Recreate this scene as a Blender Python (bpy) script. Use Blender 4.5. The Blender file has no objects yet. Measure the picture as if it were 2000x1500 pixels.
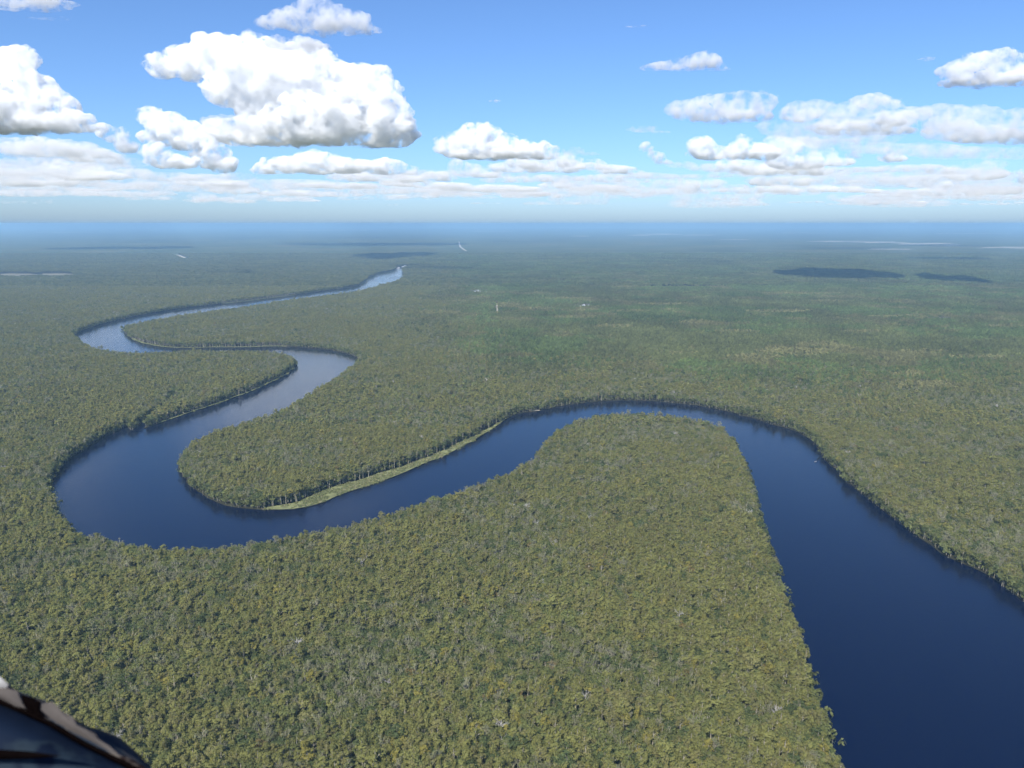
import bpy, bmesh, math, random, time
import numpy as np
from mathutils import Vector, Matrix, noise as mnoise
from mathutils.geometry import delaunay_2d_cdt

T0 = time.time()
scene = bpy.context.scene
C = scene.collection
rng = np.random.default_rng(7)
random.seed(7)

# ------------------------------------------------------------------ camera
CAM_H = 330.0
FPX = 1570.0                       # focal length in pixels of the 2000 px wide photograph
HORIZON_Y = 437.0
PITCH = math.atan((750 - HORIZON_Y) / FPX)
cam_data = bpy.data.cameras.new('camera')
cam_data.sensor_width = 36.0
cam_data.lens = 36.0 * FPX / 2000.0
cam_data.clip_start = 0.05
cam_data.clip_end = 200000.0
cam_data.dof.use_dof = True
cam_data.dof.focus_distance = 1500.0
cam_data.dof.aperture_fstop = 5.6
cam = bpy.data.objects.new('camera', cam_data)
cam.location = (0, 0, CAM_H)
cam.rotation_euler = (math.pi / 2 - PITCH, 0, 0)
C.objects.link(cam)
scene.camera = cam

# ------------------------------------------------------------------ sky and sun
SUN_AZ = Vector((-0.36, -0.93)).normalized()     # horizontal direction towards the sun (behind the camera, to its left)
SUN_EL = math.radians(45)
world = bpy.data.worlds.new('World')
scene.world = world
world.use_nodes = True
wn = world.node_tree
wn.nodes.clear()
sky = wn.nodes.new('ShaderNodeTexSky')
sky.sky_type = 'NISHITA'
sky.sun_disc = False
sky.sun_elevation = SUN_EL
sky.sun_rotation = math.atan2(SUN_AZ.x, SUN_AZ.y)
sky.altitude = 600
sky.air_density = 0.85
sky.dust_density = 1.3
sky.ozone_density = 10.0
bg = wn.nodes.new('ShaderNodeBackground')
bg.inputs['Strength'].default_value = 0.126
wo = wn.nodes.new('ShaderNodeOutputWorld')
wn.links.new(sky.outputs[0], bg.inputs['Color'])
wn.links.new(bg.outputs[0], wo.inputs['Surface'])

sun_data = bpy.data.lights.new('sun', 'SUN')
sun_data.energy = 5.0
sun_data.angle = math.radians(0.53)
sun_data.color = (1.0, 0.955, 0.88)
sun = bpy.data.objects.new('sun', sun_data)
to_sun = Vector((SUN_AZ.x * math.cos(SUN_EL), SUN_AZ.y * math.cos(SUN_EL), math.sin(SUN_EL)))
sun.rotation_euler = to_sun.to_track_quat('Z', 'Y').to_euler()
sun.location = (0, 0, 3000)
C.objects.link(sun)

scene.view_settings.view_transform = 'Standard'
scene.view_settings.look = 'None'
scene.view_settings.exposure = 0.5
scene.view_settings.gamma = 1.0
scene.view_settings.use_curve_mapping = False
scene.cycles.max_bounces = 24
scene.cycles.diffuse_bounces = 2
scene.cycles.glossy_bounces = 2
scene.cycles.transmission_bounces = 4
scene.cycles.transparent_max_bounces = 48
scene.cycles.volume_bounces = 15
scene.cycles.volume_step_rate = 0.6
scene.cycles.use_light_tree = False
scene.cycles.adaptive_threshold = 0.02
scene.cycles.use_denoising = True
scene.cycles.sample_clamp_indirect = 6.0

# ------------------------------------------------------------------ helpers
CP, SP = math.cos(PITCH), math.sin(PITCH)


def ray(px, py):
    x = (px - 1000.0) / FPX
    y = (750.0 - py) / FPX
    return np.array([x, CP + y * SP, -SP + y * CP])


def ground_at(px, py, z=0.0):
    d = ray(px, py)
    t = (z - CAM_H) / d[2]
    return np.array([d[0] * t, d[1] * t, z])


def project(p):
    """world points (n,3) -> photo pixels (n,2)"""
    q = np.asarray(p, float) - np.array([0, 0, CAM_H])
    f = q[:, 1] * CP - q[:, 2] * SP
    u = q[:, 1] * SP + q[:, 2] * CP
    f = np.where(f > 0.01, f, 0.01)
    return np.stack([1000 + FPX * q[:, 0] / f, 750 - FPX * u / f], 1)


def tag(o, label=None, cat=None, group=None, kind=None):
    if label: o['label'] = label
    if cat: o['category'] = cat
    if group: o['group'] = group
    if kind: o['kind'] = kind
    return o


def mesh_obj(name, verts, faces, mats, parent=None, link=True, smooth=False, mat_idx=None):
    me = bpy.data.meshes.new(name)
    me.from_pydata([tuple(v) for v in verts] if not isinstance(verts, np.ndarray) else verts.tolist(), [],
                   faces if not isinstance(faces, np.ndarray) else faces.tolist())
    for m in (mats if isinstance(mats, (list, tuple)) else [mats]):
        me.materials.append(m)
    if mat_idx is not None:
        me.polygons.foreach_set('material_index', np.asarray(mat_idx, np.int32))
    if smooth:
        me.polygons.foreach_set('use_smooth', np.ones(len(me.polygons), bool))
    me.update()
    o = bpy.data.objects.new(name, me)
    if link: C.objects.link(o)
    if parent: o.parent = parent
    return o


def empty(name, loc=(0, 0, 0), rz=0.0):
    o = bpy.data.objects.new(name, None)
    o.location = loc
    o.rotation_euler = (0, 0, rz)
    C.objects.link(o)
    return o


def new_mat(name):
    m = bpy.data.materials.new(name)
    m.use_nodes = True
    nt = m.node_tree
    nt.nodes.clear()
    out = nt.nodes.new('ShaderNodeOutputMaterial')
    return m, nt, out


def N(nt, kind, **kw):
    n = nt.nodes.new(kind)
    for k, v in kw.items():
        if k in n.inputs:
            n.inputs[k].default_value = v
        else:
            setattr(n, k, v)
    return n


def noise_nodes(nt, scale, detail=4, rough=0.6, coord='Object', mapping=None):
    tc = N(nt, 'ShaderNodeTexCoord')
    src = tc.outputs[coord]
    if mapping:
        mp = N(nt, 'ShaderNodeMapping')
        mp.inputs['Scale'].default_value = mapping
        nt.links.new(src, mp.inputs['Vector'])
        src = mp.outputs[0]
    nz = N(nt, 'ShaderNodeTexNoise')
    nz.inputs['Scale'].default_value = scale
    nz.inputs['Detail'].default_value = detail
    nz.inputs['Roughness'].default_value = rough
    nt.links.new(src, nz.inputs['Vector'])
    return nz


def ramp(nt, fac, stops):
    r = N(nt, 'ShaderNodeValToRGB')
    els = r.color_ramp.elements
    while len(els) < len(stops): els.new(0.5)
    for e, (p, c) in zip(els, stops):
        e.position = p
        e.color = (*c, 1)
    nt.links.new(fac, r.inputs['Fac'])
    return r


def simple_mat(name, col, rough=0.8, var=0.25, scale=0.5, metallic=0.0, spec=0.3):
    m, nt, out = new_mat(name)
    b = N(nt, 'ShaderNodeBsdfPrincipled')
    b.inputs['Roughness'].default_value = rough
    b.inputs['Metallic'].default_value = metallic
    b.inputs['Specular IOR Level'].default_value = spec
    nz = noise_nodes(nt, scale)
    r = ramp(nt, nz.outputs['Fac'], [(0.3, tuple(c * (1 - var) for c in col)), (0.7, tuple(min(1, c * (1 + var)) for c in col))])
    nt.links.new(r.outputs[0], b.inputs['Base Color'])
    nt.links.new(b.outputs[0], out.inputs['Surface'])
    return m


def vnoise(x, y, seed=0):
    """tileless value noise, numpy, about 0..1"""
    xi = np.floor(x).astype(np.int64); yi = np.floor(y).astype(np.int64)
    xf = x - xi; yf = y - yi
    xf = xf * xf * (3 - 2 * xf); yf = yf * yf * (3 - 2 * yf)

    def h(a, b):
        n = (a * 374761393 + b * 668265263 + seed * 982451653) & 0x7fffffff
        n = ((n ^ (n >> 13)) * 1274126177) & 0x7fffffff
        return ((n ^ (n >> 16)) & 0xffff) / 65535.0
    a = h(xi, yi) * (1 - xf) + h(xi + 1, yi) * xf
    b = h(xi, yi + 1) * (1 - xf) + h(xi + 1, yi + 1) * xf
    return a * (1 - yf) + b * yf


def fbm(x, y, seed=0, oct=4):
    s = 0; a = 0.5; t = 0
    for i in range(oct):
        s = s + a * vnoise(x * 2 ** i + 17.3 * i, y * 2 ** i - 9.1 * i, seed + i)
        t += a; a *= 0.55
    return s / t


# ------------------------------------------------------------------ river course
ZT = 14.0     # a bank on the camera's side of the water is seen over the tops of its trees
# (px, py, z): the edge as the photograph shows it and the height it is seen at
BANK_A = [  # outer bank, from the right hand bottom corner upstream
    (2350, 1420, 0), (2150, 1280, 0), (2000, 1172, 0), (1915, 1112, 0), (1850, 1085, 0), (1770, 1030, 0), (1700, 975, 0), (1645, 930, 0),
    (1608, 890, 0), (1580, 855, 0), (1520, 832, 0), (1440, 808, 0), (1360, 791, 0), (1290, 784, 0), (1230, 781, 0),
    (1170, 784, 0), (1100, 792, 0), (1045, 803, 0), (1006, 808, 0), (972, 831, 0), (944, 847, 0), (902, 871, 0), (867, 891, 0), (825, 906, 0),
    (794, 920, 0), (766, 933, 0), (727, 945, 0), (675, 962, 0), (640, 976, 0), (605, 989, 0), (545, 996, 0), (480, 994, 0), (425, 980, 0), (385, 958, 0),
    (358, 930, 4), (347, 905, 9), (356, 880, ZT), (398, 850, ZT), (480, 822, ZT), (560, 792, ZT), (612, 762, ZT), (650, 738, ZT),
    (690, 712, 10), (701, 703, 0), (690, 695, 0), (650, 684, 0), (600, 679, 0), (540, 676, 0), (480, 678, 0), (430, 678, 0),
    (380, 679, 0), (330, 678, 0), (285, 672, 0), (258, 662, 0), (246, 650, 0), (240, 642, 0), (236, 639, 6), (244, 634, ZT), (300, 623, 16), (360, 612, 17),
    (430, 602, 19), (520, 589, 20), (600, 578, 20), (690, 567, 20), (735, 557, 18), (780, 544, 17), (791, 538, 0), (786, 530, 0), (792, 523, 0)]
BANK_B = [  # inner bank, from the bottom edge upstream
    (1760, 1800, ZT), (1690, 1620, ZT), (1650, 1500, ZT), (1622, 1410, ZT), (1590, 1310, ZT), (1562, 1220, ZT), (1532, 1140, ZT), (1500, 1040, ZT), (1476, 950, ZT),
    (1452, 890, ZT), (1424, 842, ZT), (1384, 822, ZT), (1335, 812, ZT), (1280, 807, ZT), (1220, 805, ZT), (1165, 808, ZT), (1118, 822, ZT),
    (1078, 848, ZT), (1050, 880, ZT), (1020, 906, ZT), (970, 932, ZT), (900, 957, ZT), (800, 987, ZT), (700, 1016, ZT),
    (600, 1037, ZT), (500, 1055, ZT), (400, 1068, ZT), (320, 1066, ZT), (250, 1060, ZT), (195, 1046, ZT), (150, 1030, ZT),
    (118, 1006, 10), (99, 975, 4), (97, 950, 0), (112, 922, 0), (135, 897, 0), (172, 872, 0), (215, 848, 0), (248, 834, 0),
    (258, 838, 0), (272, 838, 0), (310, 826, 0), (360, 810, 0), (430, 786, 0), (500, 760, 0), (550, 736, 0), (576, 718, 0), (579, 710, 3),
    (566, 696, 10), (530, 686, ZT), (480, 683, ZT), (430, 684, ZT), (380, 683, ZT), (320, 686, ZT), (260, 687, ZT), (212, 683, ZT), (175, 674, ZT),
    (150, 660, 8), (146, 654, 0), (166, 644, 0), (200, 633, 0), (260, 619, 0), (330, 606, 0), (400, 597, 0), (480, 588, 0),
    (560, 578, 0), (640, 567, 0), (692, 560, 0), (712, 550, 0), (716, 545, 0), (740, 535, 0), (772, 527, 0), (773, 521, 0)]


def bank_world(pts):
    w = np.array([ground_at(*p)[:2] for p in pts])
    # Catmull-Rom resampling
    out = []
    P = np.vstack([2 * w[0] - w[1], w, 2 * w[-1] - w[-2]])
    for i in range(1, len(P) - 2):
        p0, p1, p2, p3 = P[i - 1], P[i], P[i + 1], P[i + 2]
        n = max(2, int(np.linalg.norm(p2 - p1) / 14))
        for k in range(n):
            t = k / n
            out.append(0.5 * ((2 * p1) + (-p0 + p2) * t + (2 * p0 - 5 * p1 + 4 * p2 - p3) * t * t + (-p0 + 3 * p1 - 3 * p2 + p3) * t ** 3))
    out.append(w[-1])
    out = np.array(out)
    out[:, 0] += (fbm(out[:, 0] / 30, out[:, 1] / 30, 3) - 0.5) * 12
    out[:, 1] += (fbm(out[:, 0] / 30, out[:, 1] / 30, 5) - 0.5) * 12
    return out


bankA = bank_world(BANK_A)
bankB = bank_world(BANK_B)
RIVER = np.vstack([bankA, bankB[::-1]])
# narrow creek that leaves the outer bend
ck = np.array([ground_at(*p)[:2] for p in [(266, 842, 0), (282, 822, 4), (305, 800, 8), (335, 776, 8), (365, 752, 8)]])
ckn = np.array([np.append(np.diff(ck, axis=0), [ck[-1] - ck[-2]], 0)[i] for i in range(len(ck))])
ckn = np.stack([-ckn[:, 1], ckn[:, 0]], 1) / np.linalg.norm(ckn, axis=1)[:, None]
cw = np.array([8, 5.5, 3.6, 2.6, 1.5])[:, None]
CREEK = np.vstack([ck + ckn * cw, (ck - ckn * cw)[::-1]])
# the far end of the next reach seen beyond the forest (two slivers of bright water)
POOL = np.array([ground_at(*p)[:2] for p in [(682, 497, 6), (702, 499, 6), (700, 494, 6), (684, 493.5, 6)]])


def pip(poly, x, y):
    inside = np.zeros(x.shape, bool)
    xs, ys = poly[:, 0], poly[:, 1]
    j = len(poly) - 1
    for i in range(len(poly)):
        c = (ys[i] > y) != (ys[j] > y)
        with np.errstate(divide='ignore', invalid='ignore'):
            xx = (xs[j] - xs[i]) * (y - ys[i]) / (ys[j] - ys[i]) + xs[i]
        inside ^= c & (x < xx)
        j = i
    return inside


# raster of the water, 5 m cells
GX0, GY0, GS = -4600.0, 200.0, 5.0
GNX, GNY = int(9200 / GS), int(9000 / GS)


def raster(polys):
    m = np.zeros((GNY, GNX), bool)
    xs = GX0 + (np.arange(GNX) + 0.5) * GS
    for poly in polys:
        P = poly; Q = np.roll(poly, -1, 0)
        for r in range(max(0, int((poly[:, 1].min() - GY0) / GS) - 1), min(GNY, int((poly[:, 1].max() - GY0) / GS) + 2)):
            y = GY0 + (r + 0.5) * GS
            c = (P[:, 1] > y) != (Q[:, 1] > y)
            if not c.any(): continue
            a, b = P[c], Q[c]
            xx = np.sort((b[:, 0] - a[:, 0]) * (y - a[:, 1]) / (b[:, 1] - a[:, 1]) + a[:, 0])
            for k in range(0, len(xx) - 1, 2):
                m[r, (xs > xx[k]) & (xs < xx[k + 1])] ^= True
    return m


# grassy shelf along the point of the first peninsula (land edge against the trees, in pixels)
GRASS_IN = [(1008, 806), (972, 827), (941, 843), (920, 853), (885, 870), (850, 886), (797, 907), (762, 918), (710, 934), (657, 950), (605, 970), (570, 982), (520, 992)]
gin = bank_world([(x, y, 0) for x, y in GRASS_IN])
gout_px = project(np.column_stack([bankA, np.zeros(len(bankA))]))
first = int(np.argmin(np.abs(gout_px[:, 0] - 1010) + np.abs(gout_px[:, 1] - 808))); last = int(np.argmin(np.abs(gout_px[:, 0] - 515) + np.abs(gout_px[:, 1] - 996)))
sel = slice(first, last + 1)
GRASS = np.vstack([gin, bankA[sel][::-1]])
# thin grass strip along the south bank of the far peninsula and the tip of the second one
def strip_poly(bank, box, w):
    px = project(np.column_stack([bank, np.zeros(len(bank))]))
    s = (px[:, 0] > box[0]) & (px[:, 0] < box[1]) & (px[:, 1] > box[2]) & (px[:, 1] < box[3])
    b = bank[s]
    d = np.gradient(b, axis=0)
    n = np.stack([d[:, 1], -d[:, 0]], 1) / np.linalg.norm(d, axis=1)[:, None]
    return b, n * w
b1, n1 = strip_poly(bankA, (250, 560, 660, 684), 8)
GRASS2 = np.vstack([b1 + n1, b1[::-1]])
b2, n2 = strip_poly(bankB, (300, 578, 712, 832), -4.5)
GRASS3 = np.vstack([b2 + n2, b2[::-1]])
b3, n3 = strip_poly(bankB, (430, 580, 570, 596), -9)
GRASS4 = np.vstack([b3 + n3, b3[::-1]])

WATER = raster([RIVER]) | raster([CREEK])
GRASSM = (raster([GRASS]) | raster([GRASS2]) | raster([GRASS3]) | raster([GRASS4])) & ~WATER


def dilate(m, n):
    for _ in range(n):
        k = m.copy()
        k[1:] |= m[:-1]; k[:-1] |= m[1:]; k[:, 1:] |= m[:, :-1]; k[:, :-1] |= m[:, 1:]
        m = k
    return m


# distance to the water in metres, by repeated dilation on a coarse grid
coarse = WATER[::4, ::4]
DIST = np.full(coarse.shape, 1e4)
cur = coarse.copy(); DIST[cur] = 0
for step in range(1, 90):
    nxt = dilate(cur, 1)
    DIST[nxt & ~cur] = step * 20
    cur = nxt


def lookup(m, x, y, s=GS, default=False):
    i = ((x - GX0) / s).astype(int); j = ((y - GY0) / s).astype(int)
    ok = (i >= 0) & (j >= 0) & (i < m.shape[1]) & (j < m.shape[0])
    out = np.full(x.shape, default, dtype=m.dtype)
    out[ok] = m[j[ok], i[ok]]
    return out


# ------------------------------------------------------------------ ground, river
def ground_material():
    m, nt, out = new_mat('forest_floor')
    b = N(nt, 'ShaderNodeBsdfPrincipled')
    b.inputs['Roughness'].default_value = 0.95
    b.inputs['Specular IOR Level'].default_value = 0.1
    nz = noise_nodes(nt, 0.05, 6)
    r = ramp(nt, nz.outputs['Fac'], [(0.3, (0.024, 0.024, 0.014)), (0.7, (0.048, 0.046, 0.024))])
    nt.links.new(r.outputs[0], b.inputs['Base Color'])
    nt.links.new(b.outputs[0], out.inputs['Surface'])
    return m


def water_material():
    m, nt, out = new_mat('river_water')
    b = N(nt, 'ShaderNodeBsdfPrincipled')
    b.inputs['Base Color'].default_value = (0.0, 0.0022, 0.018, 1)
    b.inputs['Roughness'].default_value = 0.09
    b.inputs['IOR'].default_value = 1.333
    b.inputs['Specular Tint'].default_value = (0.40, 0.66, 1.0, 1)
    nz = noise_nodes(nt, 0.35, 5, 0.65, mapping=(1.0, 0.6, 1.0))
    nz2 = noise_nodes(nt, 0.006, 3, 0.5, mapping=(1.0, 0.4, 1.0))
    r = ramp(nt, nz2.outputs['Fac'], [(0.35, (0.05, 0.05, 0.05)), (0.65, (0.14, 0.14, 0.14))])
    nt.links.new(r.outputs[0], b.inputs['Roughness'])
    bp = N(nt, 'ShaderNodeBump')
    bp.inputs['Strength'].default_value = 0.55
    bp.inputs['Distance'].default_value = 0.4
    nt.links.new(nz.outputs['Fac'], bp.inputs['Height'])
    nt.links.new(bp.outputs[0], b.inputs['Normal'])
    nt.links.new(b.outputs[0], out.inputs['Surface'])
    return m


M_FLOOR = ground_material()
M_WATER = water_material()

R_OUT = 62000.0
outer = [(R_OUT * math.sin(a), R_OUT * math.cos(a)) for a in np.linspace(-math.pi, math.pi, 97)[:-1]]
poly = RIVER
keep = [0]
for i in range(1, len(poly)):
    if np.linalg.norm(poly[i] - poly[keep[-1]]) > 4: keep.append(i)
poly = poly[keep]
vin = [Vector(p) for p in outer] + [Vector(p) for p in poly]
no, nr = len(outer), len(poly)
edges = [(i, (i + 1) % no) for i in range(no)] + [(no + i, no + (i + 1) % nr) for i in range(nr)]
res = delaunay_2d_cdt(vin, edges, [], 1, 1e-3)
V2 = np.array([tuple(v) for v in res[0]])
F2 = np.array([tuple(f) for f in res[2]])
cen = V2[F2].mean(1)
inr = pip(poly, cen[:, 0], cen[:, 1])
gv = np.column_stack([V2, np.zeros(len(V2))])
land_faces = F2[~inr].tolist()
# sloping mud bank under the water line
nb = len(gv)
skirt = np.column_stack([poly, np.full(nr, -2.0)])
idx0 = []
for p in poly:
    idx0.append(int(np.argmin(((V2 - p) ** 2).sum(1))))
for i in range(nr):
    j = (i + 1) % nr
    land_faces.append((idx0[i], idx0[j], nb + j, nb + i))
gv = np.vstack([gv, skirt])
ground = tag(mesh_obj('ground', gv, land_faces, M_FLOOR), kind='structure')
wv = np.column_stack([V2, np.full(len(V2), -0.7)])
river = tag(mesh_obj('river', wv, F2[inr], M_WATER), kind='structure')


def flat_poly(name, p2, z, mat, kind='structure'):
    bm = bmesh.new()
    vs = [bm.verts.new((x, y, z)) for x, y in p2]
    f = bm.faces.new(vs)
    bmesh.ops.triangulate(bm, faces=[f])
    if sum(ff.normal.z for ff in bm.faces) < 0:
        bmesh.ops.reverse_faces(bm, faces=bm.faces)
    me = bpy.data.meshes.new(name); bm.to_mesh(me); bm.free()
    me.materials.append(mat)
    o = bpy.data.objects.new(name, me); C.objects.link(o)
    if kind: o['kind'] = kind
    return o


flat_poly('creek', CREEK, 0.05, M_WATER)

# ------------------------------------------------------------------ foliage materials
def foliage_material():
    m, nt, out = new_mat('foliage')
    at = N(nt, 'ShaderNodeAttribute'); at.attribute_type = 'INSTANCER'; at.attribute_name = 'tint'
    nz = noise_nodes(nt, 0.45, 3, 0.7)
    mr = N(nt, 'ShaderNodeMapRange')
    mr.inputs['From Min'].default_value = 0.3; mr.inputs['From Max'].default_value = 0.7
    mr.inputs['To Min'].default_value = 0.88; mr.inputs['To Max'].default_value = 1.12
    nt.links.new(nz.outputs['Fac'], mr.inputs['Value'])
    mul = N(nt, 'ShaderNodeVectorMath'); mul.operation = 'SCALE'
    nt.links.new(at.outputs['Color'], mul.inputs[0]); nt.links.new(mr.outputs[0], mul.inputs['Scale'])
    d = N(nt, 'ShaderNodeBsdfDiffuse'); t = N(nt, 'ShaderNodeBsdfTranslucent')
    nt.links.new(mul.outputs[0], d.inputs['Color']); nt.links.new(mul.outputs[0], t.inputs['Color'])
    mx = N(nt, 'ShaderNodeMixShader'); mx.inputs[0].default_value = 0.40
    nt.links.new(d.outputs[0], mx.inputs[1]); nt.links.new(t.outputs[0], mx.inputs[2])
    nt.links.new(mx.outputs[0], out.inputs['Surface'])
    return m


M_LEAF = foliage_material()
M_BARK = simple_mat('bark', (0.30, 0.275, 0.205), 0.9, 0.3, 0.4)
M_DEAD = simple_mat('bleached_wood', (0.42, 0.40, 0.37), 0.9, 0.2, 0.4)


# ------------------------------------------------------------------ tree meshes
def tube(pts, rads, n=4):
    """tapered tube through pts -> verts, faces"""
    pts = np.array(pts, float)
    V, F = [], []
    for i, (p, r) in enumerate(zip(pts, rads)):
        d = pts[min(i + 1, len(pts) - 1)] - pts[max(i - 1, 0)]
        d /= np.linalg.norm(d) + 1e-9
        a = np.cross(d, [0.3, 1, 0.1]); a /= np.linalg.norm(a)
        b = np.cross(d, a)
        for k in range(n):
            t = 2 * math.pi * k / n
            V.append(p + r * (math.cos(t) * a + math.sin(t) * b))
    for i in range(len(pts) - 1):
        for k in range(n):
            F.append((i * n + k, i * n + (k + 1) % n, (i + 1) * n + (k + 1) % n, (i + 1) * n + k))
    return V, F


class Parts:
    def __init__(s): s.v, s.f = [], []
    def add(s, V, F):
        o = len(s.v); s.v += [tuple(map(float, p)) for p in V]; s.f += [tuple(i + o for i in f) for f in F]


def leaves(parts, centers, normals, size, R):
    """one bent leaf clump (two triangles) at each centre, roughly facing its normal"""
    for c, n in zip(centers, normals):
        n = n + R.normal(0, 0.42, 3) + np.array([0, 0, 0.35]); n /= np.linalg.norm(n) + 1e-9
        a = np.cross(n, R.normal(0, 1, 3)); a /= np.linalg.norm(a) + 1e-9
        b = np.cross(n, a)
        s = size * R.uniform(0.6, 1.35); w = s * R.uniform(0.5, 0.95)
        bend = n * s * R.uniform(-0.35, 0.1)
        parts.add([c - a * s, c - b * w + bend * 0.3, c + a * s + bend, c + b * w], [(0, 1, 2), (0, 2, 3)])


def clump_points(R, n, center, rad):
    """points over the upper shell of a lumpy ellipsoid"""
    u = R.normal(0, 1, (n, 3)); u /= np.linalg.norm(u, axis=1)[:, None]
    u[:, 2] = np.where(u[:, 2] < -0.35, -u[:, 2], u[:, 2])
    k = R.uniform(0.72, 1.05, n)[:, None]
    return center + u * k * rad, u / rad * np.mean(rad)


def build_tree(kind, seed, leaf_n=260, leaf_s=0.75):
    R = np.random.default_rng(seed)
    wood, leaf = Parts(), Parts()
    if kind == 'cypress':           # tall bare trunk, flat billowing layers
        H = 20; top = 13
        lean = R.normal(0, 0.5, 2)
        wood.add(*tube([(0, 0, -1), (lean[0] * .4, lean[1] * .4, 8), (lean[0], lean[1], 18)], [0.55, 0.36, 0.14], 5))
        lobes = []
        for i in range(13):
            a = R.uniform(0, 6.28); q = R.uniform(0.1, 1) ** 0.6 * 3.9
            z = R.uniform(11.0, 15.5) + (1 - q / 3.9) * 3.2
            lobes.append((np.array([q * math.cos(a), q * math.sin(a), z]), np.array([R.uniform(1.3, 2.1), R.uniform(1.3, 2.1), R.uniform(1.0, 1.6)])))
        lobes.append((np.array([lean[0], lean[1], 18.3]), np.array([1.9, 1.9, 1.5])))
        for c, r in lobes:
            s = np.array([lean[0] * .8, lean[1] * .8, c[2] - R.uniform(1.5, 3)])
            wood.add(*tube([s, c], [0.14, 0.05], 3))
            p, n = clump_points(R, leaf_n // len(lobes), c, r); leaves(leaf, p, n, leaf_s, R)
    elif kind == 'oak':             # rounded leafy dome
        wood.add(*tube([(0, 0, -1), (0.2, 0, 6), (0, 0.2, 12)], [0.5, 0.38, 0.2], 5))
        lobes = [(np.array([0, 0, 13.5]), np.array([2.8, 2.8, 2.6]))]
        for i in range(10):
            a = i * 2.4 + R.uniform(-.4, .4); q = R.uniform(2, 3.6)
            lobes.append((np.array([q * math.cos(a), q * math.sin(a), R.uniform(9.5, 13.5)]), R.uniform(1.5, 2.3, 3)))
        for c, r in lobes:
            wood.add(*tube([(0, 0, c[2] - 4.5), c], [0.2, 0.07], 3))
            p, n = clump_points(R, leaf_n // len(lobes), c, r); leaves(leaf, p, n, leaf_s, R)
    elif kind == 'gum':             # half bare, ascending pale limbs, scattered leaf clumps
        wood.add(*tube([(0, 0, -1), (0.1, 0, 7), (0, 0.2, 15.5)], [0.42, 0.3, 0.1], 5))
        for i in range(13):
            a = i * 2.4 + R.uniform(-.5, .5); q = R.uniform(1.2, 3.4); z0 = R.uniform(6, 11)
            e = np.array([q * math.cos(a), q * math.sin(a), z0 + R.uniform(3.5, 6.5)])
            mid = np.array([q * .45 * math.cos(a), q * .45 * math.sin(a), z0 + 1.6])
            wood.add(*tube([(0, 0, z0), mid, e], [0.19, 0.14, 0.05], 3))
            for j in range(3):
                e2 = e + R.normal(0, 0.9, 3) + [0, 0, 0.9]
                wood.add(*tube([mid + (e - mid) * 0.5, e2], [0.09, 0.04], 3))
            p, n = clump_points(R, leaf_n // 26, e, R.uniform(0.8, 1.5, 3)); leaves(leaf, p, n, leaf_s * 0.85, R)
        p, n = clump_points(R, leaf_n // 8, np.array([0, 0, 9.0]), np.array([2.6, 2.6, 2.0])); leaves(leaf, p, n, leaf_s * 0.8, R)
    elif kind == 'pine':            # slim trunk, rounded tufts high up
        wood.add(*tube([(0, 0, -1), (0, 0, 9), (0, 0, 17.5)], [0.34, 0.25, 0.08], 4))
        for i in range(9):
            a = i * 2.4; z = 10.5 + i * 0.85; q = 2.3 * (1 - (i / 11)) + 0.2
            c = np.array([q * math.cos(a), q * math.sin(a), z])
            wood.add(*tube([(0, 0, z - 0.7), c], [0.09, 0.04], 3))
            p, n = clump_points(R, leaf_n // 9, c, np.array([1.5, 1.5, 1.1]) * R.uniform(0.8, 1.15)); leaves(leaf, p, n, leaf_s * 0.8, R)
    elif kind == 'dead':            # bleached snag
        wood.add(*tube([(0, 0, -1), (0.2, 0, 8), (0.1, 0.3, 17)], [0.45, 0.34, 0.09], 5))
        for i in range(15):
            a = i * 2.4 + R.uniform(-.5, .5); q = R.uniform(1.5, 4.2); z0 = R.uniform(7, 14)
            e = np.array([q * math.cos(a), q * math.sin(a), z0 + R.uniform(2, 5)])
            mid = np.array([q * .5 * math.cos(a), q * .5 * math.sin(a), z0 + 1.0])
            wood.add(*tube([(0.1, 0.1, z0), mid, e], [0.15, 0.10, 0.04], 3))
            for j in range(5):
                wood.add(*tube([mid + (e - mid) * R.uniform(.2, .8), e + R.normal(0, 1.1, 3)], [0.06, 0.03], 3))
    elif kind == 'shrub':           # understorey palm and bush
        wood.add(*tube([(0, 0, -0.5), (0, 0, 4)], [0.18, 0.1], 3))
        for i in range(4):
            c = np.array([R.normal(0, 1.3), R.normal(0, 1.3), R.uniform(3.2, 6)])
            p, n = clump_points(R, leaf_n // 4, c, R.uniform(1.3, 2.1, 3)); leaves(leaf, p, n, leaf_s, R)
    return wood, leaf


def proto(name, kind, seed, leaf_n, leaf_s, wood_mat=None):
    w, l = build_tree(kind, seed, leaf_n, leaf_s)
    wm = wood_mat or (M_DEAD if kind == 'dead' else M_BARK)
    v = w.v + l.v
    f = w.f + [tuple(i + len(w.v) for i in t) for t in l.f]
    mi = [0] * len(w.f) + [1] * len(l.f)
    return mesh_obj(name, v, f, [wm, M_LEAF], link=False, mat_idx=mi)


KINDS = ['cypress', 'cypress', 'cypress', 'oak', 'oak', 'oak', 'gum', 'gum', 'gum', 'pine', 'pine', 'dead', 'dead', 'shrub', 'shrub']
KIDX = {k: [i for i, q in enumerate(KINDS) if q == k] for k in set(KINDS)}
near_col = bpy.data.collections.new('tree_shapes_near')
far_col = bpy.data.collections.new('tree_shapes_far')
for i, k in enumerate(KINDS):
    near_col.objects.link(proto('shape_%02d' % i, k, 100 + i, 520 if k != 'shrub' else 130, 0.46 if k != 'shrub' else 0.55))
    far_col.objects.link(proto('far_shape_%02d' % i, k, 100 + i, 130 if k != 'shrub' else 34, 0.95))

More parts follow.
